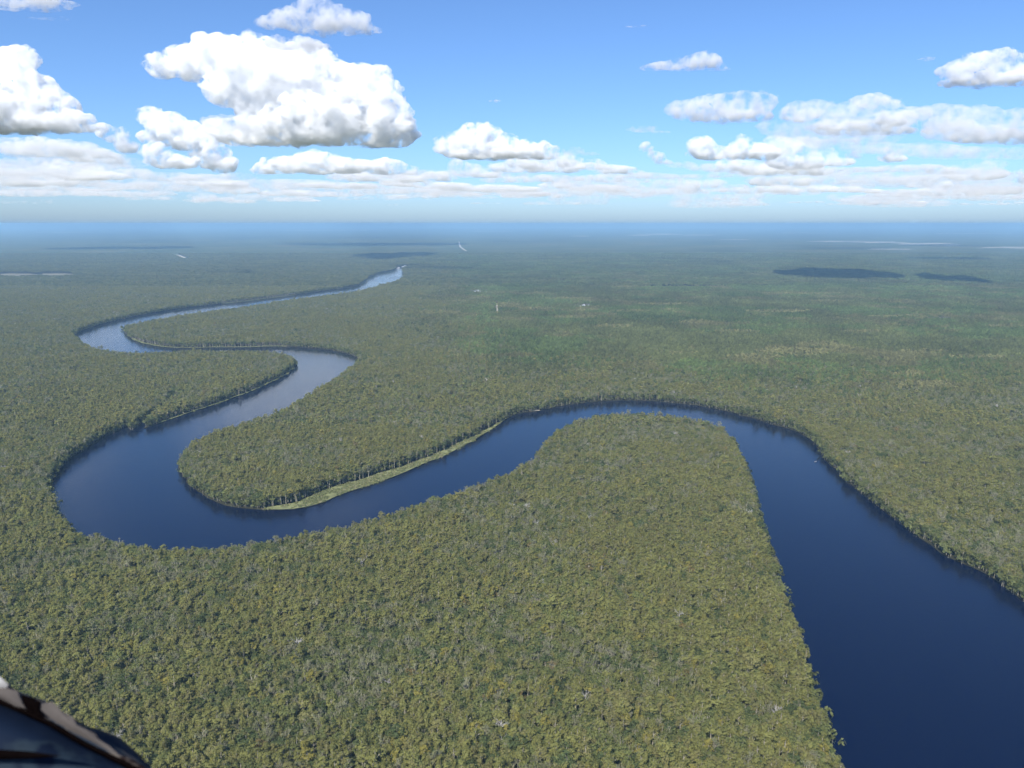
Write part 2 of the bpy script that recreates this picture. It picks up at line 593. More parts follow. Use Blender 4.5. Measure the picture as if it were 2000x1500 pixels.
# ------------------------------------------------------------------ the forest: where each tree stands
def jitter_grid(x0, x1, y0, y1, s, seed):
    R = np.random.default_rng(seed)
    xs = np.arange(x0, x1, s); ys = np.arange(y0, y1, s)
    X, Y = np.meshgrid(xs, ys)
    X = X + R.uniform(-.48, .48, X.shape) * s + (np.arange(len(ys)) % 2)[:, None] * s / 2
    Y = Y + R.uniform(-.48, .48, Y.shape) * s
    return X.ravel(), Y.ravel()


ROADS = []      # clear corridors: list of (poly,)
def quad_strip(pts, w):
    p = np.array(pts, float)
    d = np.gradient(p, axis=0); n = np.stack([-d[:, 1], d[:, 0]], 1) / np.linalg.norm(d, axis=1)[:, None]
    return np.vstack([p + n * w / 2, (p - n * w / 2)[::-1]])


def ground_pts(pp, z=0):
    return [ground_at(x, y, z)[:2] for x, y in pp]


SAND_ROAD = quad_strip(ground_pts([(969.5, 592), (970, 600), (970.6, 606), (972, 616)]), 9)
SAND_SPOTS = [quad_strip(ground_pts([(1205, 667), (1240, 674), (1290, 687)]), 9),
              quad_strip(ground_pts([(1436, 718), (1490, 720), (1560, 722)]), 8),
              quad_strip(ground_pts([(1640, 724), (1700, 727)]), 8),
              quad_strip(ground_pts([(1870, 668), (1925, 676)]), 12)]
CLEARINGS = []   # reed / scrub clearings: yellow patches in the pine woods
for cx, cy, rx, ry in [(1560, 690, 90, 9), (1600, 675, 45, 7), (1480, 700, 60, 6), (1790, 755, 75, 10), (1770, 733, 40, 6), (1690, 650, 50, 4),
                       (1360, 632, 40, 4), (1200, 640, 50, 4), (1120, 622, 50, 4), (1050, 605, 40, 3), (1300, 596, 60, 3), (1520, 610, 70, 4),
                       (1620, 590, 50, 3), (860, 612, 40, 4), (1800, 690, 60, 5), (1910, 700, 60, 5), (1560, 575, 90, 2.5), (1100, 585, 60, 2.5),
                       (1230, 610, 50, 3), (1440, 650, 50, 4), (1960, 640, 40, 4), (1750, 620, 60, 3), (900, 590, 40, 2.5), (1340, 560, 90, 2)]:
    a = np.linspace(0, 2 * math.pi, 25)[:-1]
    R = np.random.default_rng(int(cx + cy))
    k = 0.7 + 0.5 * R.random(24); k = (k + np.roll(k, 1) + np.roll(k, -1)) / 3
    CLEARINGS.append(np.array(ground_pts([(cx + rx * kk * math.cos(t), cy + ry * kk * math.sin(t)) for t, kk in zip(a, k)], 6)))
def blob_poly(cx, cy, rx, ry, z=8, seed=0, n=28, rag=0.5):
    R = np.random.default_rng(int(cx + cy * 3 + seed))
    k = 1 - rag / 2 + rag * R.random(n); k = (k + np.roll(k, 1)) / 2
    a = np.linspace(0, 2 * math.pi, n + 1)[:-1]
    return np.array(ground_pts([(cx + rx * kk * math.cos(t), cy + ry * kk * math.sin(t)) for t, kk in zip(a, k)], z))


FAR_ROAD = quad_strip(ground_pts([(334, 493.5), (350, 498.5), (366, 504.5)], 10), 60)
RED_FIELD = [blob_poly(35, 536, 52, 4.6), blob_poly(110, 535.5, 34, 4.2)]
NEAR_FIELDS = [blob_poly(1835, 622, 38, 2.2), blob_poly(1260, 588, 18, 0.9), blob_poly(1400, 580, 18, .8), blob_poly(1360, 590, 12, .7), blob_poly(1352, 612, 14, .8),
               blob_poly(1465, 606, 10, .8), blob_poly(1130, 598, 22, 1.2), blob_poly(1470, 574, 20, 1.0), blob_poly(1700, 592, 16, .9), blob_poly(1890, 577, 14, 1.4)]
# hamlets: (px, py of the centre, spread in px, number of houses)
HAMLETS = [(930, 570, 20, 3.5, 15, 'white house in the hamlet left of the sandy road'), (1140, 597, 14, 3, 5, 'small white house among pines right of the sandy road'),
           (785, 520.5, 14, 1.6, 8, 'white house on the bank where the river disappears'), (902, 497, 3, 5, 6, 'tiny white house by the far pale road')]
HOUSES = []
Rh = np.random.default_rng(21)
for hx, hy, sx, sy, nh, lab in HAMLETS:
    for i in range(nh):
        HOUSES.append((*ground_at(hx + Rh.uniform(-sx, sx), hy + Rh.uniform(-sy, sy), 6)[:2], Rh.uniform(0, 3.14), Rh.uniform(.9, 1.5), lab))
YARDS = [np.array([(hx + 17 * math.cos(t), hy - 12 + 32 * math.sin(t)) for t in np.linspace(0, 6.283, 11)[:-1]]) for hx, hy, *_ in HOUSES]
OPEN = raster([SAND_ROAD, FAR_ROAD] + SAND_SPOTS + RED_FIELD + NEAR_FIELDS)
for yd in YARDS: OPEN |= raster([yd])
CLEAR = raster(CLEARINGS)


def species(x, y, R):
    """which kind of tree grows at x,y and what colour it is"""
    n = len(x)
    dist = lookup(DIST, x, y, 20.0, 1e4)
    big = fbm(x / 420, y / 420, 11)
    mid = fbm(x / 110, y / 110, 23)
    fine = fbm(x / 35, y / 35, 31)
    # uplands (pine woods) lie to the right of the river beyond the first row of swamp
    upl = np.clip((x + 0.10 * y + 250) / 500, 0, 1) * np.clip((y - 1250 - 0.18 * x) / 500, 0, 1) * np.clip((dist - 180) / 260 + (big - .5) * 2.5, 0, 1)
    u = R.random(n)
    kind = np.zeros(n, int)
    col = np.zeros((n, 3))
    v = R.random(n)
    pick = lambda name: R.choice(KIDX[name], n)
    pal = {'olive': (0.206, 0.207, 0.068), 'brown': (0.200, 0.190, 0.073), 'green': (0.166, 0.184, 0.065), 'dark': (0.098, 0.124, 0.050),
           'yellow': (0.250, 0.226, 0.060), 'grey': (0.208, 0.212, 0.112), 'rust': (0.21, 0.165, 0.064), 'pine': (0.148, 0.194, 0.062), 'straw': (0.245, 0.236, 0.098)}
    sw = mid + (fine - .5) * .6
    # swamp mixture
    k_cy, k_oak, k_gum, k_pine, k_dead, k_sh = (pick(s) for s in ('cypress', 'oak', 'gum', 'pine', 'dead', 'shrub'))
    pc = np.clip(0.34 + (sw - .5) * 1.6, 0.08, 0.75); pg = np.clip(0.19 - (sw - .5) * 1.1, 0.04, 0.45)
    kind = np.where(u < pc, k_cy, np.where(u < pc + pg, k_gum, np.where(u < 0.9965, k_oak, k_dead)))
    isc = u < pc; isg = (u >= pc) & (u < pc + pg); iso = ~(isc | isg)
    col[isc] = pal['olive']; col[isg] = pal['grey']; col[iso] = pal['green']
    s = isc & (v < 0.22); col[s] = pal['brown']
    s = isc & (v > 0.96); col[s] = pal['yellow']
    s = iso & (v < 0.35); col[s] = pal['dark']
    s = iso & (v > 0.94); col[s] = pal['straw']
    s = isg & (v > 0.6); col[s] = pal['green']
    s = v > 0.997; col[s] = pal['rust']
    # uplands
    w = R.random(n) < upl
    pcol = np.where((big[:, None] + (mid[:, None] - .5)) > 0.52, np.array(pal['pine']), np.array(pal['green']))
    kind = np.where(w, np.where(R.random(n) < 0.75, k_pine, k_oak), kind)
    col = np.where(w[:, None], pcol, col)
    patch = fbm(x / 140, y / 300, 57); rows = fbm(x / 260, y / 75, 91)
    tone = np.clip(1 + (patch - .5) * 1.0, .8, 1.25) * np.where(rows < 0.34, 0.88, 1.0) * R.uniform(0.72, 1.28, n)
    tan = (w & (fbm(x / 150, y / 130, 133) > 0.64))[:, None]
    col = np.where(tan, np.array([0.205, 0.200, 0.082]), col) * np.where(w, tone, 1.0)[:, None]
    # scrubby clearings: low bushes, straw coloured
    cl = lookup(CLEAR, x, y) & (R.random(n) < 0.9)
    kind = np.where(cl, k_sh, kind)
    col = np.where(cl[:, None], np.array(pal['straw']) * R.uniform(.85, 1.1, (n, 1)), col)
    far = np.clip((y - 3000) / 2500, 0, 1)
    return kind, col * R.uniform(0.86, 1.13, (n, 1)) * (0.86 + 0.28 * fine[:, None]) * 1.08, cl, upl


def stand(x0, x1, y0, y1, s, seed, rmin, rmax, margin=3):
    R = np.random.default_rng(seed)
    x, y = jitter_grid(x0, x1, y0, y1, s, seed)
    d = y
    ok = (np.abs(x) < 0.66 * y * 1.06 + 60) & (d >= rmin) & (d < rmax)
    x, y = x[ok], y[ok]
    nw = np.zeros(len(x), bool)
    for dx, dy in ((0, 0), (1, 0), (-1, 0), (0, 1), (0, -1)):
        nw |= lookup(WATER, x + dx * margin, y + dy * margin)
    nw |= lookup(GRASSM, x, y) | lookup(OPEN, x, y)
    return x[~nw], y[~nw], R


class Forest:
    def __init__(s): s.p, s.r, s.s, s.i, s.c = [], [], [], [], []
    def add(s, x, y, z, rot, scl, idx, col):
        s.p.append(np.column_stack([x, y, z])); s.r.append(rot); s.s.append(scl); s.i.append(idx); s.c.append(col)
    def cat(s): return [np.concatenate(q) for q in (s.p, s.r, s.s, s.i, s.c)]


def scatter(F, x, y, R, zscale=1.0):
    kind, col, cl, upl = species(x, y, R)
    n = len(x)
    sc = (0.62 + 0.46 * R.random(n) ** 1.6) * (0.86 + 0.3 * fbm(x / 60, y / 60, 77)) * zscale
    sc = sc * np.where(R.random(n) < 0.05, 1.3, 0.94)
    sz = 0.55 * sc + 0.42 * zscale
    scl = np.column_stack([sc * R.uniform(.9, 1.15, n), sc * R.uniform(.9, 1.15, n), sz])
    scl[cl] *= 1.9
    # a tree at the very edge of the water leans out a bit: lower and wider
    F.add(x, y, np.zeros(n), R.uniform(0, 6.283, n), scl, kind, col)


NEAR, MID = Forest(), Forest()
NEAR_END, MID_END, CLUMP_END = 1250.0, 4200.0, 9000.0
x, y, R = stand(-1100, 1100, 330, NEAR_END, 4.4, 1, 330, NEAR_END); scatter(NEAR, x, y, R)
# understorey between the trees
xs_, ys_, R = stand(-1100, 1100, 330, NEAR_END, 5.4, 2, 330, NEAR_END)
kk = R.choice(KIDX['shrub'], len(xs_))
NEAR.add(xs_, ys_, np.zeros(len(xs_)), R.uniform(0, 6.283, len(xs_)), np.repeat(R.uniform(.7, 1.2, (len(xs_), 1)), 3, 1), kk,
         np.array([0.175, 0.196, 0.070]) * R.uniform(.75, 1.2, (len(xs_), 1)))
xb, yb, R = stand(-3300, 3300, 330, MID_END, 3.6, 12, 330, MID_END, 0)
nearw = lookup(dilate(WATER, 2), xb, yb) & (R.random(len(xb)) < np.where(fbm(xb / 25, yb / 25, 8) > .42, .95, .45))
xb, yb = xb[nearw], yb[nearw]
MID.add(xb, yb, np.zeros(len(xb)), R.uniform(0, 6.283, len(xb)), np.repeat(R.uniform(.6, 1.7, (len(xb), 1)), 3, 1), R.choice(KIDX['shrub'], len(xb)),
        np.array([0.145, 0.160, 0.062]) * R.uniform(.6, 1.3, (len(xb), 1)))
x, y, R = stand(-3300, 3300, NEAR_END, MID_END, 6.0, 3, NEAR_END, MID_END); scatter(MID, x, y, R, 1.02)


def forest_nodes(name, col):
    ng = bpy.data.node_groups.new(name, 'GeometryNodeTree')
    ng.interface.new_socket('Geometry', in_out='INPUT', socket_type='NodeSocketGeometry')
    ng.interface.new_socket('Geometry', in_out='OUTPUT', socket_type='NodeSocketGeometry')
    gi = ng.nodes.new('NodeGroupInput'); go = ng.nodes.new('NodeGroupOutput')
    ci = ng.nodes.new('GeometryNodeCollectionInfo')
    ci.inputs['Collection'].default_value = col
    ci.inputs['Separate Children'].default_value = True
    ci.inputs['Reset Children'].default_value = True
    iop = ng.nodes.new('GeometryNodeInstanceOnPoints')
    iop.inputs['Pick Instance'].default_value = True

    def attr(nm, t):
        a = ng.nodes.new('GeometryNodeInputNamedAttribute'); a.data_type = t; a.inputs['Name'].default_value = nm
        return a.outputs['Attribute']
    ng.links.new(gi.outputs[0], iop.inputs['Points'])
    ng.links.new(ci.outputs[0], iop.inputs['Instance'])
    ng.links.new(attr('kind_index', 'INT'), iop.inputs['Instance Index'])
    ng.links.new(attr('turn', 'FLOAT_VECTOR'), iop.inputs['Rotation'])
    ng.links.new(attr('size', 'FLOAT_VECTOR'), iop.inputs['Scale'])
    ng.links.new(iop.outputs[0], go.inputs[0])
    return ng


def forest_object(name, F, col, label):
    P, rot, scl, idx, colr = F
    me = bpy.data.meshes.new(name)
    me.vertices.add(len(P))
    me.vertices.foreach_set('co', P.astype(np.float32).ravel())
    a = me.attributes.new('turn', 'FLOAT_VECTOR', 'POINT')
    r3 = np.zeros((len(P), 3), np.float32); r3[:, 2] = rot
    a.data.foreach_set('vector', r3.ravel())
    a = me.attributes.new('size', 'FLOAT_VECTOR', 'POINT'); a.data.foreach_set('vector', scl.astype(np.float32).ravel())
    a = me.attributes.new('kind_index', 'INT', 'POINT'); a.data.foreach_set('value', idx.astype(np.int32))
    a = me.attributes.new('tint', 'FLOAT_COLOR', 'POINT')
    c4 = np.ones((len(P), 4), np.float32); c4[:, :3] = colr
    a.data.foreach_set('color', c4.ravel())
    o = bpy.data.objects.new(name, me); C.objects.link(o)
    md = o.modifiers.new('scatter', 'NODES'); md.node_group = forest_nodes(name + '_nodes', col)
    tag(o, label, 'forest', kind='stuff')
    return o


P, rot, scl, idx, colr = NEAR.cat()
# the trees that show largest become objects of their own
pix = project(P + np.array([0, 0, 12.0]))
dist3 = np.linalg.norm(P - np.array([0, 0, CAM_H]), axis=1)
isdead = np.isin(idx, KIDX['dead'])
seen = (pix[:, 0] > 6) & (pix[:, 0] < 1994) & (pix[:, 1] < 1490) & (pix[:, 1] > 900)
seen &= ~((pix[:, 0] < 330) & (pix[:, 1] > 1290 + pix[:, 0] * 0.66))
seen &= ~np.isin(idx, KIDX['shrub'])
height = scl[:, 2] * np.where(np.isin(idx, KIDX['cypress']), 1.15, 1.0)
score = height * scl[:, 0] / dist3
cand = np.where(seen)[0]
cand = cand[np.argsort(-score[cand])][:295]
single = np.zeros(len(P), bool); single[cand] = True
nearF = [q[~single] for q in (P, rot, scl, idx, colr)]
forest_object('swamp_forest', nearF, near_col, 'dense olive and grey swamp forest covering the land on both sides of the river')
forest_object('far_forest', MID.cat(), far_col, 'far olive and green woods spreading beyond the river bends')

KIND_WORD = {'cypress': ('cypress_tree', 'cypress with a billowing crown'), 'oak': ('oak_tree', 'tree with a rounded crown'),
             'gum': ('gum_tree', 'half-bare tree with pale limbs'), 'pine': ('pine_tree', 'slim pine'), 'dead': ('dead_tree', 'tree with bare branches')}
tree_meshes = {}
for i, k in enumerate(KINDS):
    if k == 'shrub': continue
    w, l = build_tree(k, 100 + i, 520, 0.46)
    wm = bpy.data.meshes.new('trunk'); wm.from_pydata(w.v, [], w.f); wm.materials.append(M_DEAD if k == 'dead' else M_BARK)
    lm = None
    if l.v:
        lm = bpy.data.meshes.new('crown'); lm.from_pydata(l.v, [], l.f); lm.materials.append(M_LEAF)
    tree_meshes[i] = (wm, lm)
for q in cand:
    k = KINDS[idx[q]]
    nm, lab = KIND_WORD[k]
    t = empty(nm, tuple(P[q]), float(rot[q]))
    t.scale = tuple(scl[q])
    cc = colr[q] / colr[q].max()
    if k == 'cypress': tone = 'yellow' if cc[2] < 0.24 else ('brownish' if cc[1] < 0.93 else 'olive')
    elif k == 'dead': tone = 'bleached leafless'
    else: tone = 'rusty' if cc[1] < 0.75 else ('straw coloured' if cc[0] > 0.99 and cc[2] < 0.5 else ('dark green' if colr[q].max() < 0.1 else ('grey' if cc[2] > 0.55 else 'green')))
    xq = pix[q, 0]
    spot = 'near the aircraft edge' if xq < 480 else ('at the bottom edge left of the middle' if xq < 850 else ('at the bottom edge in the middle' if xq < 1200 else 'at the bottom edge beside the wide river'))
    size = 'large ' if score[q] > np.quantile(score[cand], .8) else ''
    tag(t, f'{size}{tone} {lab} {spot}', 'tree', 'single trees of the nearest forest')
    wm, lm = tree_meshes[int(idx[q])]
    o = bpy.data.objects.new('trunk', wm); C.objects.link(o); o.parent = t
    if lm:
        o = bpy.data.objects.new('crown', lm); C.objects.link(o); o.parent = t
        o['tint'] = [float(c) for c in colr[q]]
print('trees', len(P), len(MID.cat()[0]), 't', round(time.time() - T0, 1))

# ------------------------------------------------------------------ forest beyond: clumps, then a canopy sheet
def clump_mesh(name, seed):
    R = np.random.default_rng(seed)
    leaf = Parts()
    for i in range(9):
        c = np.array([R.uniform(-13, 13), R.uniform(-13, 13), R.uniform(11, 15)])
        p, n = clump_points(R, 16, c, np.array([4.2, 4.2, 3.2]) * R.uniform(.8, 1.2)); leaves(leaf, p, n, 2.3, R)
    return mesh_obj(name, leaf.v, leaf.f, [M_LEAF], link=False)


clump_col = bpy.data.collections.new('tree_shapes_clump')
for i in range(6):
    clump_col.objects.link(clump_mesh('clump_%02d' % i, 500 + i))
CL = Forest()
x, y, R = stand(-7000, 7000, MID_END, CLUMP_END, 25, 9, MID_END, CLUMP_END)
ok_ = ~lookup(dilate(OPEN, 3), x, y)
x, y = x[ok_], y[ok_]
kind, col, cl, upl = species(x, y, R)
n = len(x)
tone = np.array([0.135, 0.142, 0.058]) * (1 - .45 * upl[:, None]) + np.array([0.105, 0.142, 0.056]) * .45 * upl[:, None]
colc = (tone * 0.45 + col * 0.5) * (0.75 + 0.5 * fbm(x / 300, y / 90, 41)[:, None])
sc = np.repeat(R.uniform(.85, 1.15, (n, 1)), 3, 1); sc[cl, 2] *= .4
CL.add(x, y, np.zeros(n), R.uniform(0, 6.283, n), sc, R.integers(0, 6, n), colc)
forest_object('distant_woods', CL.cat(), clump_col, 'hazy blue green woods in the distance below the horizon')


def canopy_material():
    m, nt, out = new_mat('canopy')
    b = N(nt, 'ShaderNodeBsdfDiffuse')
    n1 = noise_nodes(nt, 0.0011, 6, 0.62)
    n2 = noise_nodes(nt, 0.02, 4, 0.7)
    mixv = N(nt, 'ShaderNodeMath'); mixv.operation = 'MULTIPLY_ADD'
    nt.links.new(n2.outputs['Fac'], mixv.inputs[0]); mixv.inputs[1].default_value = 0.4
    nt.links.new(n1.outputs['Fac'], mixv.inputs[2])
    r = ramp(nt, mixv.outputs[0], [(0.45, (0.036, 0.050, 0.024)), (0.62, (0.062, 0.076, 0.034)), (0.72, (0.074, 0.084, 0.038)), (0.85, (0.11, 0.105, 0.05))])
    nt.links.new(r.outputs[0], b.inputs['Color'])
    nt.links.new(b.outputs[0], out.inputs['Surface'])
    return m


M_CANOPY = canopy_material()
radii = np.concatenate([np.geomspace(CLUMP_END - 150, 60000, 90)])
angs = np.linspace(-0.85, 0.85, 220)
cv = []
for k, r in enumerate(radii):
    for a in angs:
        cv.append((r * math.sin(a) / math.cos(a) if False else r * math.tan(a), r, 0))
cv = np.array(cv)
cv[:, 2] = 9 + 9 * fbm(cv[:, 0] / 90, cv[:, 1] / 90, 61)
cv[:len(angs), 2] = 1
na = len(angs)
cf = [(k * na + j, k * na + j + 1, (k + 1) * na + j + 1, (k + 1) * na + j) for k in range(len(radii) - 1) for j in range(na - 1)]
tag(mesh_obj('horizon_forest', cv, cf, M_CANOPY, smooth=True), 'flat blue forest reaching the horizon', 'forest', kind='stuff')
print('forest done', round(time.time() - T0, 1))

# ------------------------------------------------------------------ clouds
CLOUD_BASE = 1350.0
CLOUD_MATS = {}


def cloud_material(dens, veil, col, feat=200.0):
    """a white volume; its skin carries a little of the same white so that the outermost billows read"""
    key = (round(dens, 5), veil, col, round(feat))
    if key in CLOUD_MATS: return CLOUD_MATS[key]
    m, nt, out = new_mat('cloud')
    v = N(nt, 'ShaderNodeVolumePrincipled')
    v.inputs['Color'].default_value = (*col, 1)
    v.inputs['Anisotropy'].default_value = 0.0
    # ragged density: the puffs fray where the noise is low
    nz = noise_nodes(nt, 1.0 / feat, 6, 0.66)
    mr = N(nt, 'ShaderNodeMapRange'); mr.clamp = True
    mr.inputs['From Min'].default_value = 0.46; mr.inputs['From Max'].default_value = 0.62
    mr.inputs['To Min'].default_value = 0.0; mr.inputs['To Max'].default_value = dens * 2.4
    nt.links.new(nz.outputs['Fac'], mr.inputs['Value'])
    nt.links.new(mr.outputs[0], v.inputs['Density'])
    nt.links.new(v.outputs[0], out.inputs['Volume'])
    d = N(nt, 'ShaderNodeBsdfDiffuse'); d.inputs['Color'].default_value = (0.95, 0.95, 0.95, 1)
    tl = N(nt, 'ShaderNodeBsdfTranslucent'); tl.inputs['Color'].default_value = (0.95, 0.95, 0.95, 1)
    dm = N(nt, 'ShaderNodeMixShader'); dm.inputs[0].default_value = 0.5
    nt.links.new(d.outputs[0], dm.inputs[1]); nt.links.new(tl.outputs[0], dm.inputs[2])
    tr = N(nt, 'ShaderNodeBsdfTransparent')
    mx = N(nt, 'ShaderNodeMixShader'); mx.inputs[0].default_value = veil
    nt.links.new(tr.outputs[0], mx.inputs[1]); nt.links.new(dm.outputs[0], mx.inputs[2])
    nt.links.new(mx.outputs[0], out.inputs['Surface'])
    CLOUD_MATS[key] = m
    return m


def ico(sub):
    bm = bmesh.new(); bmesh.ops.create_icosphere(bm, subdivisions=sub, radius=1.0)
    v = np.array([tuple(p.co) for p in bm.verts]); f = np.array([[q.index for q in t.verts] for t in bm.faces]); bm.free()
    return v, f


ICO1, ICO2, ICO3 = ico(1), ico(2), ico(3)
puff_tex = bpy.data.textures.new('puff', 'CLOUDS'); puff_tex.noise_depth = 3; puff_tex.noise_basis = 'ORIGINAL_PERLIN'


def unit(R, n):
    u = R.normal(0, 1, (n, 3)); return u / np.linalg.norm(u, axis=1)[:, None]


def cloud_spheres(blobs, base_y, seed, n1=16, n2=9):
    """traced lobes with puffs on them and puffs on those -> list of (centre, radii, level)"""
    R = np.random.default_rng(seed)
    D = (CLOUD_BASE - CAM_H) * FPX / (HORIZON_Y - base_y)
    k = D / FPX
    S = []
    for (px, py, rx, ry) in blobs:
        d = ray(px, py); p = d * (D / d[1])
        dep = (rx + ry) / 2 * k
        p = p + np.array([0, R.uniform(-.4, .4) * dep, CAM_H])
        rad = np.array([rx * 1.04 * k, dep * 1.1, ry * 1.12 * k])
        S.append((p, rad, 0))
        for u in unit(R, n1):
            u[2] = abs(u[2]) * 0.95 - .12
            if u[1] > 0.5: u[1] *= -1          # more billows where the cloud is lit from
            f = R.uniform(.14, .42)
            q = p + u * rad * R.uniform(.72, 1.02)
            r1 = np.minimum(rad, rad.mean()) * f
            S.append((q, r1, 1))
            for u2 in unit(R, n2):
                u2[2] = abs(u2[2]) - .25
                r2 = r1 * R.uniform(.22, .5)
                S.append((q + u2 * r1 * R.uniform(.75, 1.05), r2, 2))
    return S, D


def build_cloud(name, S, D, zb, vox, rough):
    vs, fs, o = [], [], 0
    for p, r, lv in S:
        iv, iff = (ICO3, ICO2, ICO1)[lv]
        vs.append(p + iv * r); fs.append(iff + o); o += len(iv)
    V = np.concatenate(vs); Fc = np.concatenate(fs)
    low = V[:, 2] < zb
    V[low, 2] = zb + (V[low, 2] - zb) * 0.10
    cen = V.mean(0); cen[2] = zb
    me = bpy.data.meshes.new(name)
    nv, nf = len(V), len(Fc)
    me.vertices.add(nv); me.vertices.foreach_set('co', (V - cen).astype(np.float32).ravel())
    me.loops.add(nf * 3); me.loops.foreach_set('vertex_index', Fc.astype(np.int32).ravel())
    me.polygons.add(nf); me.polygons.foreach_set('loop_start', np.arange(0, nf * 3, 3, dtype=np.int32))
    me.update(calc_edges=True)
    o = bpy.data.objects.new(name, me)
    C.objects.link(o)
    md = o.modifiers.new('r', 'REMESH'); md.mode = 'VOXEL'; md.voxel_size = vox; md.use_smooth_shade = True
    t1 = puff_tex.copy(); t1.noise_scale = vox * 16
    md = o.modifiers.new('d', 'DISPLACE'); md.texture = t1; md.strength = rough * vox * 8.0; md.mid_level = 0.5
    t2 = puff_tex.copy(); t2.noise_scale = vox * 4.5
    md = o.modifiers.new('e', 'DISPLACE'); md.texture = t2; md.strength = rough * vox * 3.0; md.mid_level = 0.5
    dg = bpy.context.evaluated_depsgraph_get()
    m2 = bpy.data.meshes.new_from_object(o.evaluated_get(dg))
    bpy.data.objects.remove(o)
    m2.name = name
    o = bpy.data.objects.new(name, m2); o.location = cen
    m2.materials.clear()
    C.objects.link(o)
    return o


TRI = 0
def add_cloud(blobs, base_y, label, body=1.0, soft=4.0, vpx=2.0, group=None, rough=1.0, n1=16, n2=9, warm=0.0, grey=False):
    """body: how dense (1 = solid white), soft: width of the soft rim in photo pixels, vpx: mesh detail in photo pixels"""
    global TRI
    S, D = cloud_spheres(blobs, base_y, int(blobs[0][0] * 7 + blobs[0][1] * 13) % 100000 + 5, n1, n2)
    k = D / FPX
    o = build_cloud('cloud', S, D, CLOUD_BASE, vpx * k, rough)
    col = (0.988, 0.993, 0.998) if warm == 0 else (0.990, 0.990, 0.988)  # airlight put into the colour: bluish for near clouds, warm for far
    if grey: col = (0.955, 0.966, 0.984)  # shade of undersides put into a darker cloud colour
    o.data.materials.append(cloud_material(body / (soft * 3.4 * k), 0.004, col, 26 * k))
    TRI += sum(len(p.vertices) - 2 for p in o.data.polygons[:0]) + 2 * len(o.data.polygons)
    tag(o, label, 'cloud', group or 'cumulus clouds')
    return o


